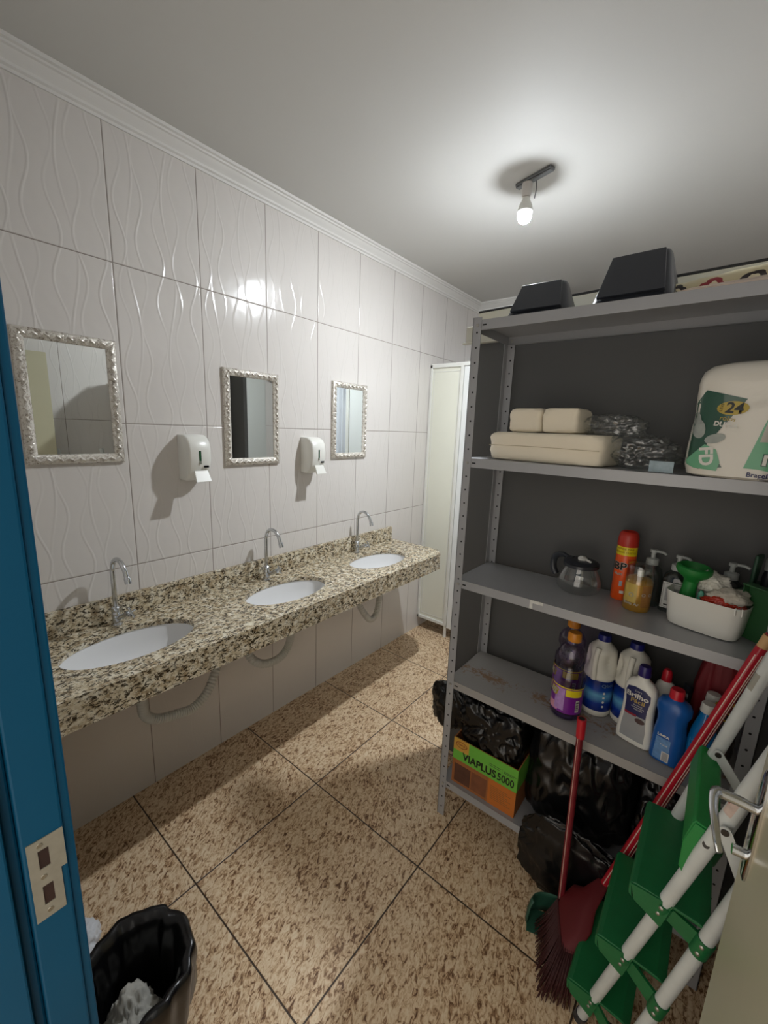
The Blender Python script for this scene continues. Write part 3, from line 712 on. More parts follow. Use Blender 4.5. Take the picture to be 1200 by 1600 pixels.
def owl_mat():
    k = N('cream oilcloth with dark and red roundels'); sp, v = k.xyz()
    t = k.M('FRACT', k.M('MULTIPLY', sp[0], 11.5)); idx = k.M('FLOOR', k.M('MULTIPLY', sp[0], 11.5))
    a = k.M('MULTIPLY', k.M('SUBTRACT', t, .5), 1); c = k.M('MULTIPLY', k.M('SUBTRACT', sp[2], .022), 14)
    wv = k.M('MULTIPLY', k.M('SUBTRACT', k.noise(v, 40, 2), .5), .35)
    d = k.M('ADD', k.M('SQRT', k.M('ADD', k.M('MULTIPLY', a, a), k.M('MULTIPLY', c, c))), wv)
    dark = k.M('LESS_THAN', d, .34); ring = k.M('MULTIPLY', k.M('LESS_THAN', d, .20), k.M('GREATER_THAN', d, .10))
    red = k.M('GREATER_THAN', k.M('FRACT', k.M('MULTIPLY', idx, .5)), .3)
    dc = k.mix(red, (34, 26, 28), (128, 34, 44))
    c1 = k.mix(dark, (188, 178, 146), dc); k.set(Base_Color=k.mix(ring, c1, (206, 196, 168)), Roughness=.4); return k.m
rl = thing('rolled_tablecloth', 'rolled cream oilcloth with dark and red round motifs on the top shelf', 'tablecloth', (1.60, 1.20, z1))
bm = bmesh.new()
tube(bm, [(0, 0, .024), (.14, -.01, .034), (.30, -.02, .046), (.40, -.028, .054)], .029, 20, 4, flat=.9)
for v in bm.verts: v.co.z = max(v.co.z+.004*noise.noise(v.co*30), 0)
finish(bm, 'roll', owl_mat(), rl, smooth=60)
fc = thing('folded_cloth', 'pale folded cloth lying along the front edge of the top shelf, under the rolled tablecloth', 'cloth', (1.68, 1.125, z1))
bm = bmesh.new(); loft(bm, [(0, .155, .030, 6), (.003, .16, .034, 6), (.006, .158, .032, 6), (.009, .16, .033, 6), (.013, .15, .026, 5)], 60, warp=lambda p: p+Vector((.0, .0, .012*max(0, p.x/.16)*(p.z/.013)+.0015*noise.noise(p*40)*(p.z > 0))))
finish(bm, 'folds', mat('pale pink beige cloth', (206, 190, 176), .8), fc, loc=(.14, 0, 0), smooth=60)

# ---- shelf 3
z3 = SZ[3]+.001
ca = thing('coffee_carafe', 'empty glass coffee carafe with black handle and lid on the third shelf', 'carafe', (1.478, 1.285, z3), R(0))
M_GLASS = thin_plastic('clear glass', (250, 252, 251), .9, .03)
L('glass_jug', M_GLASS, ca, [(.001, .003), (.060, .001), (.072, .010), (.078, .028), (.076, .050), (.066, .078), (.056, .096), (.055, .104)], 48, cap0=False, cap1=False)
L('rim_band', M_BLACKP, ca, [(.056, .094), (.060, .095), (.060, .106), (.055, .108), (.053, .106), (.053, .096)], 40, cap0=False, cap1=False)
L('lid', M_BLACKP, ca, [(.001, .104), (.055, .104), (.060, .110), (.052, .117), (.030, .120), (.001, .121)], 40)
bm = bmesh.new(); tube(bm, [(-.052, .02, .112), (-.075, .026, .118), (-.098, .032, .108), (-.108, .036, .085), (-.105, .035, .055), (-.092, .031, .034)], .0085, 10, 6, flat=1.5); tube(bm, [(-.055, .02, .108), (-.03, .01, .112)], .012, 10)
finish(bm, 'handle', M_BLACKP, ca, smooth=60)
bm = bmesh.new(); lathe(bm, [(.001, .121), (.014, .121), (.016, .128), (.010, .134), (.001, .135)], 14, (0.004, -.01)); tube(bm, [(.004, -.01, .130), (.036, -.018, .120)], .004, 8); finish(bm, 'lid_knob', mat('white knob', (220, 220, 216), .5), ca, smooth=50)

M_ORANGE = mat('orange printed metal', (224, 84, 24), .3, var=.04); M_YEL = mat('yellow print', (222, 202, 24), .35)
sc = thing('insecticide_can', 'orange and red insecticide spray can standing on the third shelf', 'spray can', (1.612, 1.318, z3), R(-10)); sc.scale = (1.12, 1.12, 1.02)
L('can', M_ORANGE, sc, [(.001, 0), (.027, 0), (.0285, .003), (.0285, .190), (.027, .196), (.001, .196)], 36)
L('cap', mat('red can cap', (178, 44, 32), .4), sc, [(.001, .1905), (.0285, .1905), (.0295, .194), (.0285, .220), (.025, .236), (.020, .241), (.015, .236), (.001, .234)], 36)
A0 = -PI/2-.45
wrap_patch(M_YEL, sc, .0285, -PI, 0, .160, .190, 'yellow_band')
wraptext('RENDE MAIS', .009, mat('dark red print', (120, 30, 24), .4), sc, .029, A0+.6, .183); wraptext('MENOR CUSTO', .009, mat('dark red print'), sc, .029, A0+.6, .171)
wraptext('SBP', .036, M_WPR, sc, .0288, A0, .120, bold=.0022); wraptext('SBP', .036, M_BLK, sc, .0292, A0, .120, bold=.0006)
wraptext('Multi', .012, M_WPR, sc, .0290, A0+.2, .094, bold=.0004)
wrap_patch(mat('grey drop print', (150, 160, 170), .4), sc, .0285, A0+.45, A0+.75, .052, .070, 'drop_print', off=.0006)
wrap_patch(mat('dark orange print', (190, 60, 22), .4), sc, .0285, -PI/2+.55, -PI/2+1.5, .02, .150, 'text_panel', off=.0005)
wrap_patch(M_WPR, sc, .0285, A0+.6, A0+1.0, .026, .036, 'white_mark', off=.0007)

gc = thing('air_freshener', 'short gold aerosol with a clear dome cap in front of the orange can', 'spray can', (1.670, 1.250, z3), R(5)); gc.scale = (1.18, 1.18, 1.02)
L('can', mat('gold printed metal', (176, 132, 52), .28, .3, .1, 30), gc, [(.001, 0), (.032, 0), (.034, .003), (.034, .098), (.030, .106), (.018, .112), (.001, .112)], 36)
L('dome_cap', M_GLASS, gc, [(.0345, .092), (.0345, .135), (.033, .150), (.026, .156), (.001, .157)], 36, cap0=False)
L('nozzle', M_WHITE, gc, [(.001, .112), (.009, .112), (.009, .132), (.001, .134)], 16)
wrap_patch(mat('brown text panel', (150, 104, 52), .4, var=.2, scale=90), gc, .034, -1.25, -.45, .018, .090, 'text_panel')
wrap_patch(mat('cream gold panel', (196, 168, 84), .4, var=.25, scale=50), gc, .034, -2.7, -1.6, .030, .092, 'leaf_panel')
wraptext('o', .03, M_WPR, gc, .0342, -2.0, .058); wraptext('o o', .022, M_WPR, gc, .0345, -.85, .062); wraptext('Bom Ar', .013, M_WPR, gc, .0345, -1.95, .026, bold=.0004)

def pump_bottle(label, c, rz, lab=True, sc_=1.0, grp=None):
    t = thing('pump_bottle', label, 'pump bottle', (c[0], c[1], z3), rz); t.scale = (1.12, 1.1, 1.08)
    LO('bottle', thin_plastic('grey clear bottle', (222, 228, 226), .5, .10), t, [(0, .028, .026, 4), (.004, .032, .030, 4), (.10, .032, .030, 4), (.118, .028, .027, 3), (.130, .015, .015, 2), (.134, .013, .013, 2)], 40)
    L('pump_collar', mat('translucent pump', (168, 172, 170), .35), t, [(.001, .132), (.017, .132), (.017, .150), (.010, .153), (.006, .154), (.006, .170), (.010, .171), (.010, .180), (.001, .181)], 20)
    T('spout', mat('translucent pump'), t, [(0, 0, .176), (.022, -.012, .177), (.032, -.018, .172)], .0045, 8)
    if lab:
        q = BX('label', mat('white paper label', (196, 196, 192), .6), t, (-.024, .026, -.0335, -.0310, .016, .098), .001)
        BX('label_border', mat('grey border print', (70, 70, 72), .5), q, (-.021, .023, -.0338, -.0336, .0195, .0945)); BX('label_field', mat('white paper label'), q, (-.020, .022, -.0341, -.0339, .0205, .0935))
        BX('text_block', mat('fine grey text', (150, 150, 150), .6, var=.3, scale=200), q, (-.015, .017, -.0343, -.0342, .040, .082)); BX('text_line', M_BLK, q, (-.015, .006, -.0343, -.0342, .025, .029))
pump_bottle('clear pump bottle with an empty front behind the gold aerosol', (1.690, 1.330), R(10), False)
pump_bottle('clear pump bottle with a white bordered label left of the white caddy', (1.765, 1.312), R(-8), True)
pump_bottle('dim pump bottle standing behind the cloths of the white caddy', (1.900, 1.335), R(20), False)

cb = thing('storage_caddy', 'white rounded plastic caddy full of cloths on the third shelf', 'caddy', (1.855, 1.232, z3), R(-14))
prf = [(0, .080, .052, 3.5), (.003, .088, .058, 3.8), (.02, .092, .062, 4), (.098, .100, .070, 4), (.104, .102, .072, 4), (.106, .101, .071, 4), (.104, .099, .069, 4), (.02, .090, .060, 4), (.006, .084, .054, 4)]
LO('bin', M_WHITE, cb, prf, 72)
for x in (.078, .092): T('clip', M_WHITE, cb, [(x, -.058+.35*(x-.078), .106), (x+.001, -.066+.6*(x-.078), .100), (x+.001, -.064+.6*(x-.078), .086)], .0022, 8)
def held(name, label, cat, c, rad, m, seed, amp=.25, freq=5):
    t = thing(name, label, cat, c); blob('cloth' if 'cloth' in name else 'body', m, t, (0, 0, 0), rad, amp, freq, 5, True, seed=seed); return t
M_CLOTH = mat('grey white rag', (186, 180, 168), .9, var=.1, bumpd=.002, bscale=70)
held('cleaning_cloth', 'white rag heaped highest in the middle of the white caddy', 'cloth', (1.858, 1.245, z3+.142), (.040, .036, .032), mat('white rag', (206, 204, 194), .9, var=.08, bumpd=.002, bscale=60), 2)
held('cleaning_cloth', 'grey white rag on the right under the higher rag of the caddy', 'cloth', (1.900, 1.215, z3+.118), (.046, .036, .026), M_CLOTH, 5)
held('plastic_bag', 'small red plastic bag poking over the front rim of the caddy', 'plastic bag', (1.886, 1.195, z3+.098), (.048, .022, .022), mat('red film', (176, 44, 22), .25, bumpd=.003), 7)
held('plastic_bag', 'clear crumpled bag at the right end of the caddy', 'plastic bag', (1.925, 1.205, z3+.100), (.022, .026, .018), M_FILM, 8)
pg = thing('plunger', 'green plunger standing cup up at the left end of the white caddy', 'plunger', (1.797, 1.236, z3+.02), 0, rot=(R(3), R(4), 0))
L('cup', mat('bright green rubber', (24, 120, 48), .5), pg, [(.018, .118), (.022, .128), (.040, .142), (.047, .154), (.046, .166), (.040, .170), (.036, .164), (.026, .146), (.001, .138)], 36, cap0=False)
L('stem', mat('bright green rubber'), pg, [(.001, .0), (.026, .0), (.023, .06), (.019, .10), (.019, .122), (.001, .122)], 24)
ts = thing('scrub_brush', 'small teal brush handle tucked in the caddy beside the green plunger', 'brush', (1.835, 1.205, z3+.03), 0)
bm = bmesh.new(); loft(bm, [(0, .010, .006, 3), (.06, .009, .005, 3), (.085, .008, .005, 3), (.092, .004, .003, 2)], 20); finish(bm, 'handle', mat('teal plastic', (60, 140, 118), .4), ts, smooth=50)
# dustpans standing at the right end
def dustpan(label, c, rz, tilt, s=1.0, m=M_GREEN):
    t = thing('dustpan', label, 'dustpan', c, 0, rot=(R(tilt), 0, rz))
    bm = bmesh.new()
    box(bm, -.085*s, .085*s, 0, .003, .0, .17*s); box(bm, -.088*s, -.085*s, -.025*s, .004, 0, .17*s); box(bm, .085*s, .088*s, -.025*s, .004, 0, .17*s); box(bm, -.085*s, .085*s, -.035*s, .003, .165*s, .170*s)
    finish(bm, 'pan', m, t, bevel=.002)
    bm = bmesh.new(); loft(bm, [(.170*s, .018, .006, 4, 0, -.006), (.20*s, .016, .006, 4, 0, -.006), (.285*s, .024, .006, 4, 0, -.006), (.292*s, .022, .005, 3, 0, -.006)], 28); finish(bm, 'handle', m, t, smooth=50); return t
dustpan('dark green dustpan leaning upright at the right end of the third shelf, behind the other', (1.938, 1.32, z3+.004), R(70), 3, .80, mat('dark green plastic', (26, 66, 44), .5))
dustpan('green dustpan standing upright in front at the right end of the third shelf', (1.993, 1.190, z3+.004), R(-40), 0, .80, mat('mid green plastic', (38, 84, 46), .5)).scale = (1, 1, 1.22)
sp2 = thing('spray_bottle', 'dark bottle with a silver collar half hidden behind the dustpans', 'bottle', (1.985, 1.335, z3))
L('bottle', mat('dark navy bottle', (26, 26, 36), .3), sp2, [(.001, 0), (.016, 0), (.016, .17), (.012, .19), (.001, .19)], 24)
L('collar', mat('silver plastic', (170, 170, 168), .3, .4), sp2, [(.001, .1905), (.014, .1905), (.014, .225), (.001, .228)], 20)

# ---- shelf 4
z4 = SZ[4]+.001
M_PURP = thin_plastic('clear violet bottle', (226, 216, 236), .5, .10)
def purple(label, c, rz):
    t = thing('cleaner_bottle', label, 'bottle', (c[0], c[1], z4), rz)
    rr = .041
    L('bottle', M_PURP, t, [(.001, .004), (.034, 0), (.041, .008), (.041, .060), (.0405, .135), (.042, .150), (.041, .170), (.036, .182), (.029, .192), (.030, .205), (.037, .222), (.037, .245), (.030, .265), (.018, .280), (.014, .286), (.014, .292)], 44, cap1=False)
    L('contents', mat('dark violet liquid', (34, 16, 62), .15), t, [(.001, .006), (.036, .006), (.0385, .012), (.0385, .022), (.001, .022)], 36)
    t.scale = (1.27, 1.22, 1.0); L('cap', mat('orange cap', (204, 130, 34), .4), t, [(.001, .290), (.0175, .290), (.0185, .293), (.0175, .318), (.015, .322), (.001, .322)], 24)
    lb = wrap_patch(mat('violet label', (112, 22, 136), .35, var=.12), t, rr, -PI, .35, .030, .130, 'label', off=.0006)
    wrap_patch(M_YEL, lb, rr, -1.45, -.35, .098, .124, 'yellow_panel', off=.0012)
    wrap_patch(M_YEL, lb, rr, -PI, .35, .127, .131, 'yellow_edge', off=.0012)
    wrap_patch(mat('lilac flower print', (168, 130, 190), .4, var=.4, scale=80), lb, rr, -2.15, -1.50, .040, .124, 'flower_print', off=.0012)
    wrap_patch(mat('pink flower print', (200, 140, 160), .4, var=.4, scale=80), lb, rr, -2.8, -1.9, .034, .062, 'flower_print', off=.0011)
    wraptext('US', .034, M_YEL, lb, rr+.0012, -2.45, .106, bold=.003, rot=-.25); wraptext('US', .032, M_WPR, lb, rr+.0018, -2.45, .106, bold=.001, rot=-.25)
    wrap_patch(M_WPR, lb, rr, -.75, -.48, .040, .085, 'barcode_panel', off=.0012)
    for i in range(7): wrap_patch(M_BLK, lb, rr, -.74+.036*i, -.725+.036*i, .042, .080, 'barcode_bars', off=.0017, seg=1, nz=1) if i == 0 else None
    bm = bmesh.new()
    for i in range(9):
        z = .043+i*.0045; ring_skin(bm, [[((rr+.0018)*cos(a), (rr+.0018)*sin(a), zz) for a in (-.72, -.66, -.60, -.54)] for zz in (z, z+.0018+.0012*(i % 2))], False, False, False)
    finish(bm, 'barcode_bars', M_BLK, lb)
purple('violet cleaner bottle with orange cap in front, leftmost on the fourth shelf', (1.5140, 1.172), R(0))
purple('violet cleaner bottle with orange cap standing behind the front violet one', (1.482, 1.288), R(-14))

def jug_label_mat():
    k = N('blue bleach label'); sp, v = k.xyz()
    f = k.M('MULTIPLY', k.M('SUBTRACT', sp[2], .020), 8.3)
    k.set(Base_Color=k.ramp(k.M('ADD', f, k.M('MULTIPLY', k.noise(v, 30, 2), .12)), [(.12, (10, 34, 110)), (.35, (12, 50, 140)), (.60, (96, 160, 196)), (.78, (14, 64, 152)), (1.05, (10, 34, 104))]), Roughness=.3); return k.m
M_JUGL = jug_label_mat(); M_JUG = mat('white jug plastic', (208, 206, 196), .42, var=.03); M_CAPB = mat('dark blue cap', (16, 24, 104), .35)
def jug(label, c, rz):
    t = thing('bleach_jug', label, 'jug', (c[0], c[1], z4), rz)
    def wp(p):
        q = p.copy()
        if .158 < p.z < .262:                                   # grip recesses either side of the moulded handle
            f = sin(PI*(p.z-.158)/.104)
            a = math.atan2(p.y, p.x)
            hd = math.exp(-((a+1.75)/.30)**2)                   # the handle bar bulges between them
            side = math.exp(-((a+.75)/.48)**2)+math.exp(-((a+2.75)/.42)**2)
            k_ = 1-.30*f*side+.06*f*hd; q.x *= k_; q.y *= k_
            if side > .3: q.x += .0022*sin(p.z*420)*side*f
        return q
    secs = [(0, .036, .036, 2), (.003, .043, .043, 2), (.010, .0455, .0455, 2), (.020, .0455, .0455, 2), (.022, .044, .044, 2), (.144, .044, .044, 2), (.147, .0465, .0462, 2.05), (.154, .047, .046, 2.2)]
    secs += [(.154+.0072*i, .047-.0003*i-.00001*i*i, .046-.0004*i, 2.3) for i in range(1, 13)]
    secs += [(.246, .042, .040, 2.3), (.258, .036, .034, 2.2), (.268, .027, .026, 2), (.276, .020, .020, 2), (.282, .0175, .0175, 2)]
    LO('jug_body', M_JUG, t, secs, 72, warp=wp)
    T('grip', M_JUG, t, [(-.006, -.036, .262), (-.009, -.0445, .235), (-.010, -.047, .200), (-.009, -.0465, .165), (-.008, -.044, .146)], .0085, 12, 6)
    L('cap', M_CAPB, t, [(.001, .282), (.0190, .282), (.0195, .288), (.0180, .304), (.001, .306)], 28); t.scale = (1.12, 1.10, 1)
    lb = wrap_patch(M_JUGL, t, .0446, -PI-.4,   .4, .024, .143, 'label', off=.0004)
    wraptext('Qboa', .018, mat('pale blue print', (170, 186, 206), .4), lb, .0452, -.72, .128, rot=.1)
    bm = bmesh.new()
    for i in range(4):
        a = -.95; z = .046+i*.0175
        rg = [((.0465)*cos(a+.06*cos(q)*1.3), .0465*sin(a+.06*cos(q)*1.3), z+.0045*sin(q)) for q in [2*PI*j/14 for j in range(14)]]
        bm.faces.new([bm.verts.new(p) for p in rg])
    finish(bm, 'dot_prints', M_WPR, lb)
jug('white bleach jug with blue cap, left of the two beside the violet bottles', (1.592, 1.272), R(0))
jug('white bleach jug with blue cap, right one behind the white flat bottle', (1.693, 1.282), R(6))

fb = thing('polish_bottle', 'flat white floor polish bottle with navy label and purple cap on the fourth shelf', 'bottle', (1.733, 1.182, z4), R(-14)); fb.scale = (1.22, 1.2, 1)
fsec = [(0, .037, .017, 3), (.004, .043, .021, 3.2), (.02, .0445, .022, 3.2), (.06, .042, .0215, 3.2), (.10, .0385, .021, 3.2), (.14, .0375, .0205, 3.2), (.17, .0385, .0205, 3.2), (.195, .0385, .020, 3), (.212, .035, .0185, 2.8), (.224, .026, .016, 2.4), (.232, .0155, .0135, 2), (.240, .013, .013, 2), (.246, .013, .013, 2)]
fbb = LO('bottle', M_WHITE, fb, fsec, 56); ft = tree_of(fbb)
L('cap', mat('violet navy cap', (38, 24, 96), .35), fb, [(.001, .243), (.0155, .243), (.0160, .246), (.0140, .272), (.0125, .277), (.001, .278)], 24)
def fd(pts, m, off, name='label', par=fbb): return decal(pts, m, name, off, par, ft, step=.008)
lbl = fd([(-.030, .020), (.030, .020), (.030, .06), (.027, .10), (.026, .14), (.030, .17), (.029, .190), (.015, .203), (-.010, .206), (-.027, .200), (-.031, .185), (-.027, .15), (-.026, .11), (-.030, .06)], mat('grey floor photo label', (150, 152, 154), .35, var=.12, scale=30), .0005)
fd([(-.0265, .108), (.0255, .108), (.0265, .14), (.030, .17), (.029, .190), (.015, .203), (-.010, .206), (-.027, .200), (-.031, .185), (-.027, .15)], M_NAVY, .0010, 'navy_panel', lbl)
fd([(-.026, .104), (.004, .104), (.004, .112), (-.026, .112)], mat('wine red print', (130, 24, 44), .4), .0014, 'red_band', lbl)
fd(ell(.014, .094, .012, .009), mat('dark sole print', (70, 50, 52), .4), .0014, 'picture_spot', lbl)
def ft_(s, size, x, z, m, bold=0): dtext(s, size, x, z, m, 0, .0016, lbl, ft, (0, 1, 0), bold)
ft_('Brilho', .0225, -.001, .176, M_WPR, .0006); ft_('Fácil', .0200, .002, .158, mat('gold lettering', (176, 150, 80), .4), .0004); ft_('incolor', .008, .004, .145, M_WPR); ft_('PARA PISOS', .006, .004, .137, M_WPR); ft_('BRILHO', .006, .006, .130, M_WPR); ft_('Cera', .009, 0, .193, M_WPR)
rc = thing('cleaner_bottle', 'white bottle with red cap mostly hidden behind the flat white polish bottle', 'bottle', (1.790, 1.275, z4), R(5))
LO('bottle', M_WHITE, rc, [(0, .030, .020, 3), (.004, .033, .023, 3), (.17, .031, .021, 3), (.195, .024, .018, 2.4), (.206, .013, .013, 2)], 36)
L('cap', mat('red bottle cap', (186, 20, 40), .35), rc, [(.001, .206), (.0155, .206), (.014, .236), (.009, .246), (.001, .247)], 20)
lo = LO('label', mat('blue side label', (24, 50, 110), .4), rc, [(.03, .0338, .0238, 3), (.12, .0328, .0228, 3)], 36, False, False)
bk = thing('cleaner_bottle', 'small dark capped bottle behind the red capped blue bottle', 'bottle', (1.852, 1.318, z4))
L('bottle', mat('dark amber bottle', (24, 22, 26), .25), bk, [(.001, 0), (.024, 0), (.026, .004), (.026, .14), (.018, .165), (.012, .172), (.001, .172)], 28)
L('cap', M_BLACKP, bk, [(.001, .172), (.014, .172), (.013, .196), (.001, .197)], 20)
M_BLUEB = mat('blue plastic bottle', (20, 84, 158), .28, var=.06)
rb = thing('cleaner_bottle', 'opaque blue cleaner bottle with red cap standing on the fourth shelf', 'bottle', (1.826, 1.158, z4), R(-12)); rb.scale = (1.2, 1.2, 1.04)
LO('bottle', M_BLUEB, rb, [(0, .030, .022, 3), (.004, .036, .027, 3), (.02, .037, .028, 3), (.09, .035, .026, 3), (.125, .0315, .025, 2.8), (.150, .0325, .026, 2.6), (.166, .038, .028, 2.6), (.184, .0385, .028, 2.4), (.198, .033, .025, 2.3), (.206, .019, .018, 2), (.210, .0155, .0155, 2)], 52)
L('cap', mat('red bottle cap'), rb, [(.001, .209), (.0165, .209), (.0165, .232), (.0145, .238), (.001, .239)], 24)
bt = tree_of([o for o in rb.children if o.name.startswith('bottle')][0]); bpar = [o for o in rb.children if o.name.startswith('bottle')][0]
decal([(-.024, .010), (.012, .010), (.011, .082), (-.022, .082)], mat('pale blue fine print', (96, 138, 186), .4, var=.35, scale=160), 'text_panel', .0007, bpar, bt)
decal([(-.004, .012), (.013, .012), (.013, .042), (-.004, .042)], M_WPR, 'barcode_panel', .0013, bpar, bt)
for i in range(6): pass
bm = bmesh.new()
for i in range(7): ring_skin(bm, [[(x, 0, z) for x in (-.002, .004, .011)] for z in (.015+i*.0037, .0165+i*.0037)], False, False, False)
finish(project(bm, bt, (0, 1, 0), .0018), 'barcode_bars', M_NAVY, bpar)
dtext('LIMPA', .010, -.007, .090, M_WPR, 0, .001, bpar, bt, bold=.0004); dtext('MAX', .008, -.002, .062, M_WPR, 0, .0014, bpar, bt)
def blue_spray(label, c, rz, s=1):
    t = thing('refill_bottle', label, 'bottle', (c[0], c[1], z4), rz, group=None); t.scale = (1.12, 1.1, 1.06)
    b = LO('bottle', mat('bright blue clear bottle', (14, 112, 178), .15, var=.08, coat=.4), t, [(0, .028, .020, 3), (.004, .034, .025, 3), (.03, .035, .026, 3), (.09, .033, .025, 2.8), (.13, .028, .023, 2.5), (.16, .021, .020, 2.2), (.180, .0155, .0155, 2), (.192, .0145, .0145, 2)], 44)
    L('cap', mat('white ribbed cap', (200, 200, 194), .4), t, [(.001, .190), (.0175, .190), (.0180, .193), (.0165, .214), (.015, .216), (.001, .216)], 24)
    tr_ = tree_of(b)
    l_ = decal([(-.026, .012), (.024, .012), (.024, .10), (-.024, .105)], mat('sea blue label', (40, 130, 190), .35, var=.3, scale=34), 'label', .0006, b, tr_)
    decal([(-.02, .014), (.01, .014), (.01, .034), (-.02, .034)], mat('brown print', (110, 100, 92), .4, var=.4, scale=70), 'picture_panel', .0011, b, tr_)
    dtext('Vidrex', .017, 0, .080, mat('pink red lettering', (170, 70, 110), .4), 0, .0014, b, tr_, bold=.0004) if s else None
blue_spray('bright blue bottle with white cap, right of the red capped blue bottle', (1.905, 1.172), R(-10), 0)
blue_spray('bright blue bottle with white cap standing behind its twin near the red poles', (1.915, 1.245), R(8), 0)
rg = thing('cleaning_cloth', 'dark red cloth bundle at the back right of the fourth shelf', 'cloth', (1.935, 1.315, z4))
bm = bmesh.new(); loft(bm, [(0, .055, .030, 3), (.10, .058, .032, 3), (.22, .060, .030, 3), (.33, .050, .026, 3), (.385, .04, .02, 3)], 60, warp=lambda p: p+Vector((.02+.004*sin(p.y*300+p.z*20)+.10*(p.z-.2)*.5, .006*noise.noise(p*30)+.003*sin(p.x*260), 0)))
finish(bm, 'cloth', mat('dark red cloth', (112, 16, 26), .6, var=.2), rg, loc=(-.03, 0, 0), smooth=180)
yc = thing('yellow_cord', 'yellow cord loops beside the dark red cloth on the fourth shelf', 'cord', (1.955, 1.225, z4+.205))
bm = bmesh.new(); tube(bm, [(-.030, .0, .010), (-.036, -.02, -.004), (-.012, -.035, -.022), (.020, -.03, -.020), (.034, -.012, .004), (.010, .004, .018), (-.015, .004, .016), (-.028, -.002, .009)], .0026, 8, 6)
tube(bm, [(.0, -.01, .016), (.016, -.022, .028), (.03, -.02, .012), (.02, -.0, -.006), (.0, -.012, -.012)], .0040, 8, 6)
finish(bm, 'loop', mat('yellow cord', (196, 150, 30), .6), yc, smooth=180)
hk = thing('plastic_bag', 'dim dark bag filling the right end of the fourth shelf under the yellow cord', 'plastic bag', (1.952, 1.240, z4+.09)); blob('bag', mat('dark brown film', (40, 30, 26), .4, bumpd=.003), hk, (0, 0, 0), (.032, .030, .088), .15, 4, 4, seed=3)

# ---- shelf 5 and floor in front: carton and bin bags
z5 = SZ[5]+.001
cbx = thing('cardboard_box', 'open cement carton with a green band on the lowest shelf', 'box', (1.1235, 1.088, z5))
M_KRAFT = mat('brown printed cardboard', (150, 92, 48), .75, var=.12, scale=14); M_GBAND = mat('light green print', (104, 176, 60), .6, var=.05)
BW, BD, BH = .278, .17, .215
bm = bmesh.new(); box(bm, 0, BW, 0, .004, 0, BH); box(bm, 0, BW, BD-.004, BD, 0, BH); box(bm, 0, .004, .004, BD-.004, 0, BH); box(bm, BW-.004, BW, .004, BD-.004, 0, BH); box(bm, .004, BW-.004, .004, BD-.004, 0, .004)
cx_ = finish(bm, 'carton', M_KRAFT, cbx)
BX('green_band', M_GBAND, cx_, (.0, BW, -.0008, -.0001, .115, BH)); BX('green_band', M_GBAND, cx_, (BW+.0001, BW+.0008, 0, BD, .115, BH))
BX('orange_panel', mat('orange brown print', (186, 104, 34), .7, var=.1), cx_, (.165, BW, -.0007, -.0001, 0, .1135))
BX('picture_panel', mat('dark brown picture', (86, 52, 36), .7, var=.5, scale=26), cx_, (.012, .085, -.0009, -.0001, .012, .095)); BX('picture_panel', mat('mid brown picture', (120, 72, 44), .7, var=.4, scale=26), cx_, (.09, .158, -.0009, -.0001, .012, .095))
BX('yellow_patch', mat('ochre print', (196, 150, 60), .6), cx_, (0, .07, -.0011, -.0008, .160, BH))
bm = text_bm('VIAPLUS', .040, 'LEFT', .0013, .0001); finish(front(map_bm(bm, lambda x, y, z: (x*1.0, y*1.15, z)), -.0012, .045, .143), 'lettering', M_BLK, cx_)
bm = text_bm('5000', .040, 'LEFT', .0008, .0001); finish(front(map_bm(bm, lambda x, y, z: (x*.88, y*1.15, z)), -.0012, .197, .143), 'lettering', M_BLK, cx_)
bm = bmesh.new()
for (a, b) in ((1, 1), (.86, .82)):
    pass
pts_o = ell(.036, .190, .026, .015, 28); pts_i = ell(.036, .190, .023, .012, 28)
vo = [bm.verts.new((x, -.0014, z)) for x, z in pts_o]; vi = [bm.verts.new((x, -.0014, z)) for x, z in pts_i]
for i in range(28): bm.faces.new((vo[i], vo[(i+1) % 28], vi[(i+1) % 28], vi[i]))
finish(bm, 'oval_logo', mat('dark red print', (120, 30, 24), .4), cx_)
finish(front(text_bm('VIAPOL', .011, 'CENTER', .0003, .0001), -.0015, .036, .190), 'lettering', mat('dark red print'), cx_)
bm = bmesh.new()
for x, z, w_ in ((.16, .180, .05), (.16, .172, .045), (.222, .178, .05), (.222, .172, .04)): box(bm, x, x+w_, -.0014, -.0010, z, z+.0022)
box(bm, .2155, .2162, -.0014, -.001, .166, .186)
for i in range(8): box(bm, .175, .175+.085-.012*(i % 3), -.0012, -.0008, .030+i*.008, .0312+i*.008)
finish(bm, 'small_print', mat('grey green print', (60, 84, 50), .6), cx_)

def bag(label, c, rad, seed, amp=.2, freq=5, bp=2.6, clamp=None, knot=None):
    t = thing('bin_bag', label, 'bin bag', c, group=None)
    b = blob('bag', M_BAG, t, (0, 0, rad[2]), rad, amp, freq, 6, True, clampz=0, box_p=bp, seed=seed, clamp=clamp)
    if knot: blob('knot', M_BAG, t, knot, (.03, .03, .04), .4, 6, 4, True, seed=seed+3)
    return t
def cl(c, x0, x1, y0, y1, z1): return [(0, x0-c[0], x1-c[0]), (1, y0-c[1], y1-c[1]), (2, 0, z1-c[2])]
c = (1.255, 1.312, z5); bag0 = bag('glossy black bin bag behind the cement carton, its end poking out past the shelf post', c, (.150, .050, .205), 1, .16, 3.2, 3, cl(c, 1.116, 1.40, 1.265, 1.366, .612))
c = (1.175, 1.180, z5+.222); t_ = thing('bin_bag', 'black bin bag folds draped over the open cement carton', 'bin bag', c); blob('bag', M_BAG, t_, (.085, -.002, .070), (.150, .088, .118), .26, 3, 6, True, seed=6, box_p=3, clamp=[(2, -.10, .180), (0, -.046, .2195), (1, -.0865, .0735)])
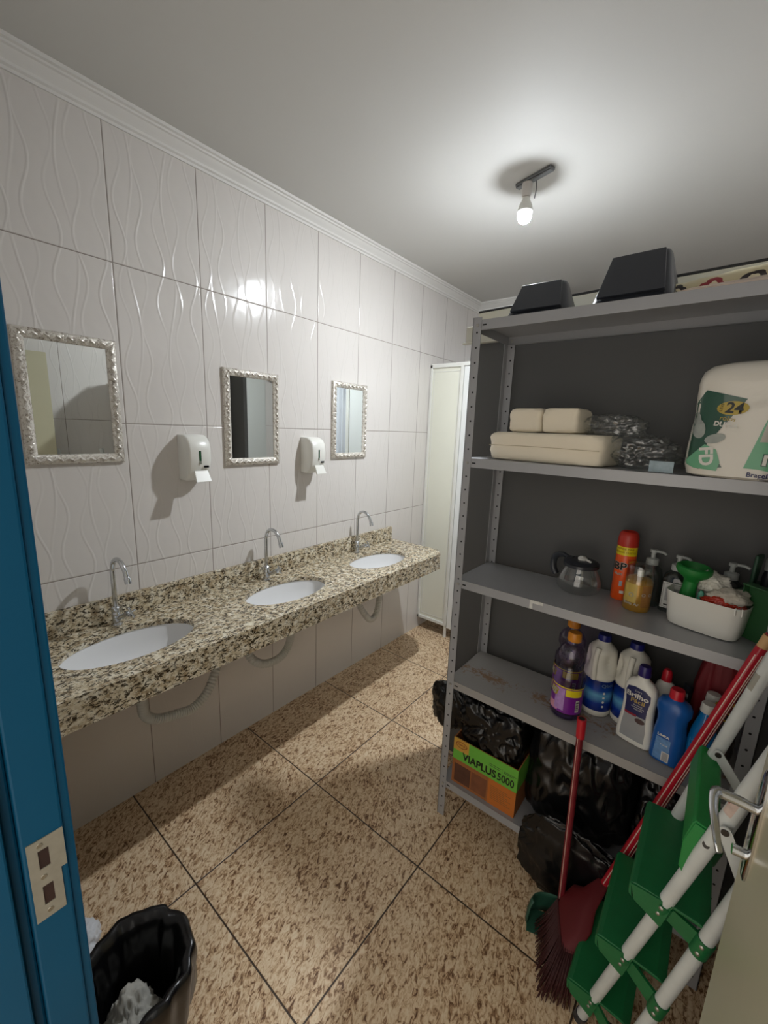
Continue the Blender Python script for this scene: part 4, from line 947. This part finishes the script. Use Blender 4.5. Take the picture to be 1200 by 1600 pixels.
blob('bag_end', M_BAG, bag0, (-.245, -.040, .215), (.105, .055, .115), .22, 4, 5, True, seed=12, clamp=[(2, .08, .315), (1, -.20, .05)])
c = (1.585, 1.250, z5); bag('large black bin bag packed into the lowest shelf right of the carton', c, (.175, .112, .215), 3, .14, 3, 3.4, cl(c, 1.408, 1.775, 1.075, 1.366, .615))
c = (1.620, 1.056, 0); bag('black bin bag slumped on the floor in front of the shelf', c, (.185, .022, .155), 5, .22, 2.6, 2.6, cl(c, 1.44, 1.82, 1.028, 1.067, .34))
c = (1.880, 1.230, z5); bag('black bin bag at the right end of the lowest shelf behind the ladder', c, (.11, .12, .20), 8, .16, 3, 3, cl(c, 1.78, 1.972, 1.075, 1.366, .60))

# ---- long handled dustpan
ld = thing('long_dustpan', 'dark green long handled dustpan with a red grip leaning on the shelf', 'dustpan', (1.612, .945, 0), R(18))
bm = bmesh.new()
M_DG = mat('dark green plastic')
# hood: open towards the left front
secs = []
for k_, (z, rx, ry) in enumerate([(0.002, .085, .052), (.03, .083, .050), (.07, .078, .046), (.095, .070, .040)]):
    n_ = 22; secs.append([(rx*cos(PI*(i/n_)*1.25-.45), ry*sin(PI*(i/n_)*1.25-.45), z) for i in range(n_+1)])
ring_skin(bm, secs, False, False, False)
box(bm, -.08, .08, -.040, .040, .001, .004)
o = finish(bm, 'pan', mat('sea green plastic', (40, 82, 66), .45), ld, smooth=50); s_ = o.modifiers.new('t', 'SOLIDIFY'); s_.thickness = .003
gx, gy = .012, .085
T('handle', mat('maroon striped tube', (120, 30, 40), .3, .2, .2, 30), ld, [(.020, .010, .03), (gx, gy-.010, .735)], .0105, 14)
T('handle_stripe', mat('pale stripe', (190, 150, 140), .3), ld, [(.014, -.0005, .03), (gx-.006, gy-.0205, .70)], .0016, 6)
T('grip', M_RED, ld, [(gx+.001, gy-.014, .700), (gx-.001, gy-.010, .765)], lambda t: .0135+.001*t, 16)
T('grip_hole', M_DARK, ld, [(gx-.001, gy-.0102, .7655), (gx-.001, gy-.0102, .7665)], .009, 14)

# ---- broom and mop with red handles
def pole(par, p0, p1, r, stripes=True, cap=None):
    d = (Vector(p1)-Vector(p0)); dn = d.normalized()
    T('handle', mat('red lacquered handle', (166, 22, 40), .25, var=.06), par, [p0, p1], r, 18)
    if stripes:
        for a in (-2.0, -.9):
            off = Vector((cos(a)*(r-.0006), sin(a)*(r-.0006), 0)); T('white_stripe', mat('white stripe', (216, 190, 180), .3), par, [Vector(p0)+off+dn*.02, Vector(p1)+off-dn*.02], .0016, 6)
    if cap: T('end_cap', mat('tan wood tip', (200, 160, 110), .6), par, [Vector(p1), Vector(p1)+dn*.035], r*.95, 16)
br = thing('broom', 'broom with maroon bristles and the upper of two red handles', 'broom', (1.652, .850, 0))
pole(br, (.080, .180, .20), (.320, .180, 1.155), .0125, True, True)
bm = bmesh.new(); loft(bm, [(.125, .078, .026, 4), (.14, .080, .028, 4), (.160, .076, .026, 4), (.178, .04, .020, 3), (.215, .018, .018, 2)], 40, warp=lambda p: Vector((p.x*.35+p.y*.9, p.y*.35-p.x*.9, p.z))+Vector((.012+.75*(p.z-.125), .04+1.55*(p.z-.125), 0)))
finish(bm, 'head_block', mat('dark red block', (96, 16, 22), .6), br, smooth=50)
bm = bmesh.new(); rnd = random.Random(3)
for i in range(46):
    for j in range(9):
        u = (i/45-.5); v = (j/8-.5); bx = u*.15; by = v*.044
        X = lambda a, b: (a*.35+b*.9, b*.35-a*.9)
        x0, y0 = X(bx, by); x1, y1 = X(bx*1.45+rnd.uniform(-.004, .004), by*2.0-.012+rnd.uniform(-.005, .005))
        tube(bm, [(x0+.012, y0+.040, .130), ((x0+x1)/2+.006, (y0+y1)/2+.012, .06), (x1, y1, .002+rnd.random()*.004)], .0014, 4)
finish(bm, 'bristles', mat('maroon bristles', (62, 22, 22), .6, var=.3), br, smooth=180)['kind'] = 'stuff'
mp_ = thing('floor_squeegee', 'floor squeegee with the lower of two red handles behind the green steps', 'squeegee', (1.735, .985, 0))
pole(mp_, (-.030, .066, .040), (.250, .050, 1.190), .0125, True, None)
bm = bmesh.new(); box(bm, -.10, .14, -.006, .030, .020, .045); finish(bm, 'head_block', M_BLACKP, mp_, bevel=.003)
BX('rubber_blade', M_DARK, mp_, (-.10, .14, .006, .018, .001, .022))

# ================================================================ STEP LADDER
ld2 = thing('step_ladder', 'white folding step ladder with green plastic treads leaning by the open door', 'ladder', (1.747, .771, 0))
Dv = Vector((.204, -.137, 1.0)); DC = Vector((.186, -.131, 1.0)); Lo = Vector((1.747, .771, 0))
RA = .0145
def rl_(name, p0, d, t0, t1, r=RA):
    o = T(name, M_RAIL, ld2, [Vector(p0)+d*t0-Lo, Vector(p0)+d*t1-Lo], r, 24); return o
PA = Vector((1.747, .771, 0)); PC = Vector((1.757, 1.04, 0)); PBr = Vector((1.835, .700, 0)); PD = Vector((1.845, .97, 0))
rl_('front_rail', PA, Dv, .002, 1.42); rl_('front_rail', PC, DC, .002, 1.42)
DB = Vector((.192, -.045, 1)); rl_('rear_rail', PBr, DB, .002, 1.08); rl_('rear_rail', PD, DB, .002, 1.08)
for P, d in ((PA, Dv), (PC, DC), (PBr, DB), (PD, DB)): T('rubber_foot', M_BLACKP, ld2, [P-Lo+d*.0005, P-Lo+d*.028], RA+.0022, 18)
def tread(h, k_):
    xa = PA.x+Dv.x*h; ya = PA.y+Dv.y*h; yc_ = PC.y+DC.y*h; xb = PBr.x+DB.x*h
    x0 = xa-.074; x1 = xb-.002; y0 = ya-.022; y1 = yc_+.016
    t = bmesh.new()
    # tray: top sheet sloping a little, rounded front lip and end skirts
    def pt(x, y, z): return Vector((x, y, z))-Lo
    n_ = 14; prof = [(x0+.012, h-.045), (x0+.002, h-.038), (x0, h-.012), (x0+.004, h-.003), (x0+.014, h), (x0+.05, h-.001), (x1-.02, h-.006), (x1, h-.012), (x1, h-.040), (x1-.004, h-.040), (x1-.004, h-.016), (x0+.016, h-.005), (x0+.006, h-.014), (x0+.008, h-.036)]
    rings = [[pt(x, y, z) for x, z in prof] for y in [y0+.014+(y1-y0-.028)*i/6 for i in range(7)]]
    ring_skin(t, rings)
    o = finish(t, 'tread', M_GREEN, ld2, bevel=.003)
    # end skirts and straps wrapping the rails
    for (yy, P, Q) in ((y0, PA, PBr), (y1, PC, PD)):
        s_ = bmesh.new(); near = yy == y0
        ye = y0+.014 if near else y1-.014
        v = [pt(x0+.004, ye, h-.004), pt(xa+.01, ye, h-.002), pt(xa-.004, ye, h-.072), pt(x0+.014, ye, h-.042)]
        d_ = Vector((0, -.004 if near else .004, 0)); q = [s_.verts.new(p) for p in v]+[s_.verts.new(p+d_) for p in v]
        for f in ((0, 1, 2, 3), (4, 5, 6, 7), (0, 1, 5, 4), (1, 2, 6, 5), (2, 3, 7, 6), (3, 0, 4, 7)): s_.faces.new([q[i] for i in f])
        d_ = Dv
        a = P+d_*(h-.050)-Lo; b = P+d_*(h-.012)-Lo
        tube(s_, [a, b], RA+.003, 20)
        e = Q+DB*(h-.075)-Lo; g = Q+DB*(h-.030)-Lo; tube(s_, [e, g], RA+.003, 20)
        # web between the straps
        w0 = [a, b, g, e]; q = [s_.verts.new(p+Vector((0, .004, 0))) for p in w0]+[s_.verts.new(p-Vector((0, .004, 0))) for p in w0]
        for f in ((0, 1, 2, 3), (4, 5, 6, 7), (0, 1, 5, 4), (1, 2, 6, 5), (2, 3, 7, 6), (3, 0, 4, 7)): s_.faces.new([q[i] for i in f])
        finish(s_, 'strap', M_GREEN, o, smooth=40)
        for base in (P+Dv*(h-.042)-Lo, P+Dv*(h-.022)-Lo, Q+DB*(h-.064)-Lo, Q+DB*(h-.042)-Lo):
            n2 = Vector((-.25, -1, .15)).normalized(); T('rivet', M_RIVET, o, [base+n2*(RA-.001), base+n2*(RA+.0045), base+n2*(RA+.0055)], lambda t: .0052-.003*t*t, 12)
for k_, h in enumerate((.150, .400, .645)): tread(h, k_)
# folded platform under the grab rail
h = .885; xa = PA.x+Dv.x*h
o = bmesh.new(); Mt = Matrix.Translation(Vector((xa-.032, .655, h))-Lo) @ Matrix.Rotation(R(14), 4, 'Y')
pr_ = [(0, 0), (.040, -.002), (.046, -.010), (.048, -.155), (.044, -.155), (.040, -.016), (.006, -.012), (.004, -.060), (.0, -.066), (-.003, -.010)]
ring_skin(o, [[Mt @ Vector((x, y, z)) for x, z in pr_] for y in (.008, .02, .10, .20, .28, .292)])
pf = finish(o, 'platform', mat('bright green ribbed plastic', (24, 126, 56), .45, var=.1, scale=30, bumpd=.0005, bscale=180), ld2, bevel=.004)
o = bmesh.new(); q = [Mt @ Vector(p) for p in ((0, .008, -.004), (.044, .008, -.006), (.046, .008, -.150), (.016, .008, -.120), (0, .008, -.060))]
a_ = [o.verts.new(p) for p in q]; b_ = [o.verts.new(p-Vector((0, .004, 0))) for p in q]; o.faces.new(a_); o.faces.new(b_[::-1])
for i in range(5): o.faces.new((a_[i], a_[(i+1) % 5], b_[(i+1) % 5], b_[i]))
finish(o, 'platform_end', mat('bright green ribbed plastic'), pf, bevel=.002)
# spreader links with rivets
def link(name, p0, p1, wd=.022, th=.004):
    p0 = Vector(p0)-Lo; p1 = Vector(p1)-Lo; d = (p1-p0).normalized(); n = Vector((0, -1, 0)); s = d.cross(n).normalized(); b = bmesh.new(); rings = []
    for nn in (0, th):
        r_ = []
        for i in range(9): a = PI/2+PI*i/8; r_.append(p0+d*cos(a)*wd/2+s*sin(a)*wd/2+n*nn)
        for i in range(9): a = -PI/2+PI*i/8; r_.append(p1+d*cos(a)*wd/2+s*sin(a)*wd/2+n*nn)
        rings.append(r_)
    ring_skin(b, rings); o = finish(b, name, M_RAIL, ld2)
    for p in (p0, p1): T('rivet', mat('dark rivet', (60, 56, 52), .4, .6), o, [p+n*th, p+n*(th+.003)], .0065, 14)
def rp(P, d, t, dy): v = P+d*t; return (v.x, v.y+dy, v.z)
link('spreader_link', rp(PA, Dv, .925, -.022), rp(PBr, DB, .80, -.022)); link('spreader_link', rp(PC, DC, .905, -.022), rp(PD, DB, .80, -.024))
b = bmesh.new(); p = PA+Dv*.855-Lo; n2 = Vector((-.35, -.85, .3)).normalized(); tube(b, [p+n2*(RA-.001), p+n2*(RA+.001)], .0065, 14); finish(b, 'hole_plug', mat('dark rivet'), ld2)
b = bmesh.new(); p = PA+Dv*.985-Lo
def arc(P, d, t0, t1, a0, a1, r):
    rings = []; x = Vector((1, 0, 0)); dn = d.normalized(); u = (x-dn*x.dot(dn)).normalized(); v = dn.cross(u)
    for k_ in range(5):
        t = t0+(t1-t0)*k_/4; rings.append([P+d*t-Lo+(u*cos(a0+(a1-a0)*i/8)+v*sin(a0+(a1-a0)*i/8))*r for i in range(9)])
    return rings
ring_skin(b, arc(PA, Dv, .955, 1.0, -2.9, -1.7, RA+.0004), False, False, False); finish(b, 'worn_sticker', mat('worn red and white sticker', (190, 170, 160), .6, var=.35, scale=60), ld2, smooth=180)
b = bmesh.new(); ring_skin(b, arc(PA, Dv, .978, .998, -2.95, -2.6, RA+.0007), False, False, False); finish(b, 'sticker_remnant', M_RED, ld2, smooth=180)
b = bmesh.new(); ring_skin(b, arc(PC, DC, 1.10, 1.145, -3.1, -2.0, RA+.0004), False, False, False); finish(b, 'label_scrap', mat('grey label scrap', (150, 148, 138), .7), ld2, smooth=180)

# ================================================================ WASTE BIN
wb = thing('waste_bin', 'waste bin lined with a black bag in the lower left by the door frame', 'bin', (.900, -.075, 0)); wb.scale = (1, 1, .86)
L('bin_body', mat('tan plastic bin', (150, 128, 100), .5), wb, [(.001, .002), (.095, .002), (.098, .006), (.118, .38), (.122, .395), (.118, .395), (.114, .38), (.095, .012), (.001, .012)], 44)
bm = bmesh.new(); rings = []; n_ = 96
prof = [(.124, .235), (.128, .26), (.127, .31), (.131, .36), (.130, .395), (.124, .412), (.113, .408), (.100, .385), (.093, .33), (.088, .24), (.082, .14), (.076, .06), (.05, .03), (.001, .028)]
for k_, (r_, z) in enumerate(prof):
    rg_ = []
    for i in range(n_):
        a = 2*PI*i/n_; d = Vector((cos(a)*2.2, sin(a)*2.2, z*3))
        f = .012*noise.noise(d*1.8)+.007*(1-2*abs(noise.noise(Vector((cos(a)*3.2, sin(a)*3.2, z*5)))))
        f *= (1 if k_ < 8 else .5); hz = (.018*noise.noise(Vector((cos(a)*1.6, sin(a)*1.6, 4)))+.012*cos(a-1.9)) if 1 < k_ < 9 else (.03*noise.noise(Vector((cos(a)*3, sin(a)*3, 9))) if k_ < 2 else 0)
        rr = r_+f; y = rr*sin(a); rg_.append((rr*cos(a), max(y, -.130), z+hz))
    rings.append(rg_)
ring_skin(bm, rings, False, True); finish(bm, 'bag_liner', M_BAG, wb, smooth=180)
wp_ = thing('crumpled_paper', 'crumpled grey paper lying inside the black lined waste bin', 'paper', (.905, -.085, .03))
blob('paper', mat('grey tissue paper', (170, 168, 160), .9, var=.1, bumpd=.003, bscale=40), wp_, (0, -.0, .115), (.072, .064, .115), .22, 5, 5, seed=2, clampz=.002)
w2 = thing('crumpled_paper', 'bit of white crumpled paper on the floor behind the waste bin', 'paper', (.500, -.105, 0))
blob('paper', mat('white paper', (214, 216, 220), .8, var=.03), w2, (0, 0, .045), (.065, .055, .05), .25, 3, 5, seed=7, clampz=.0)
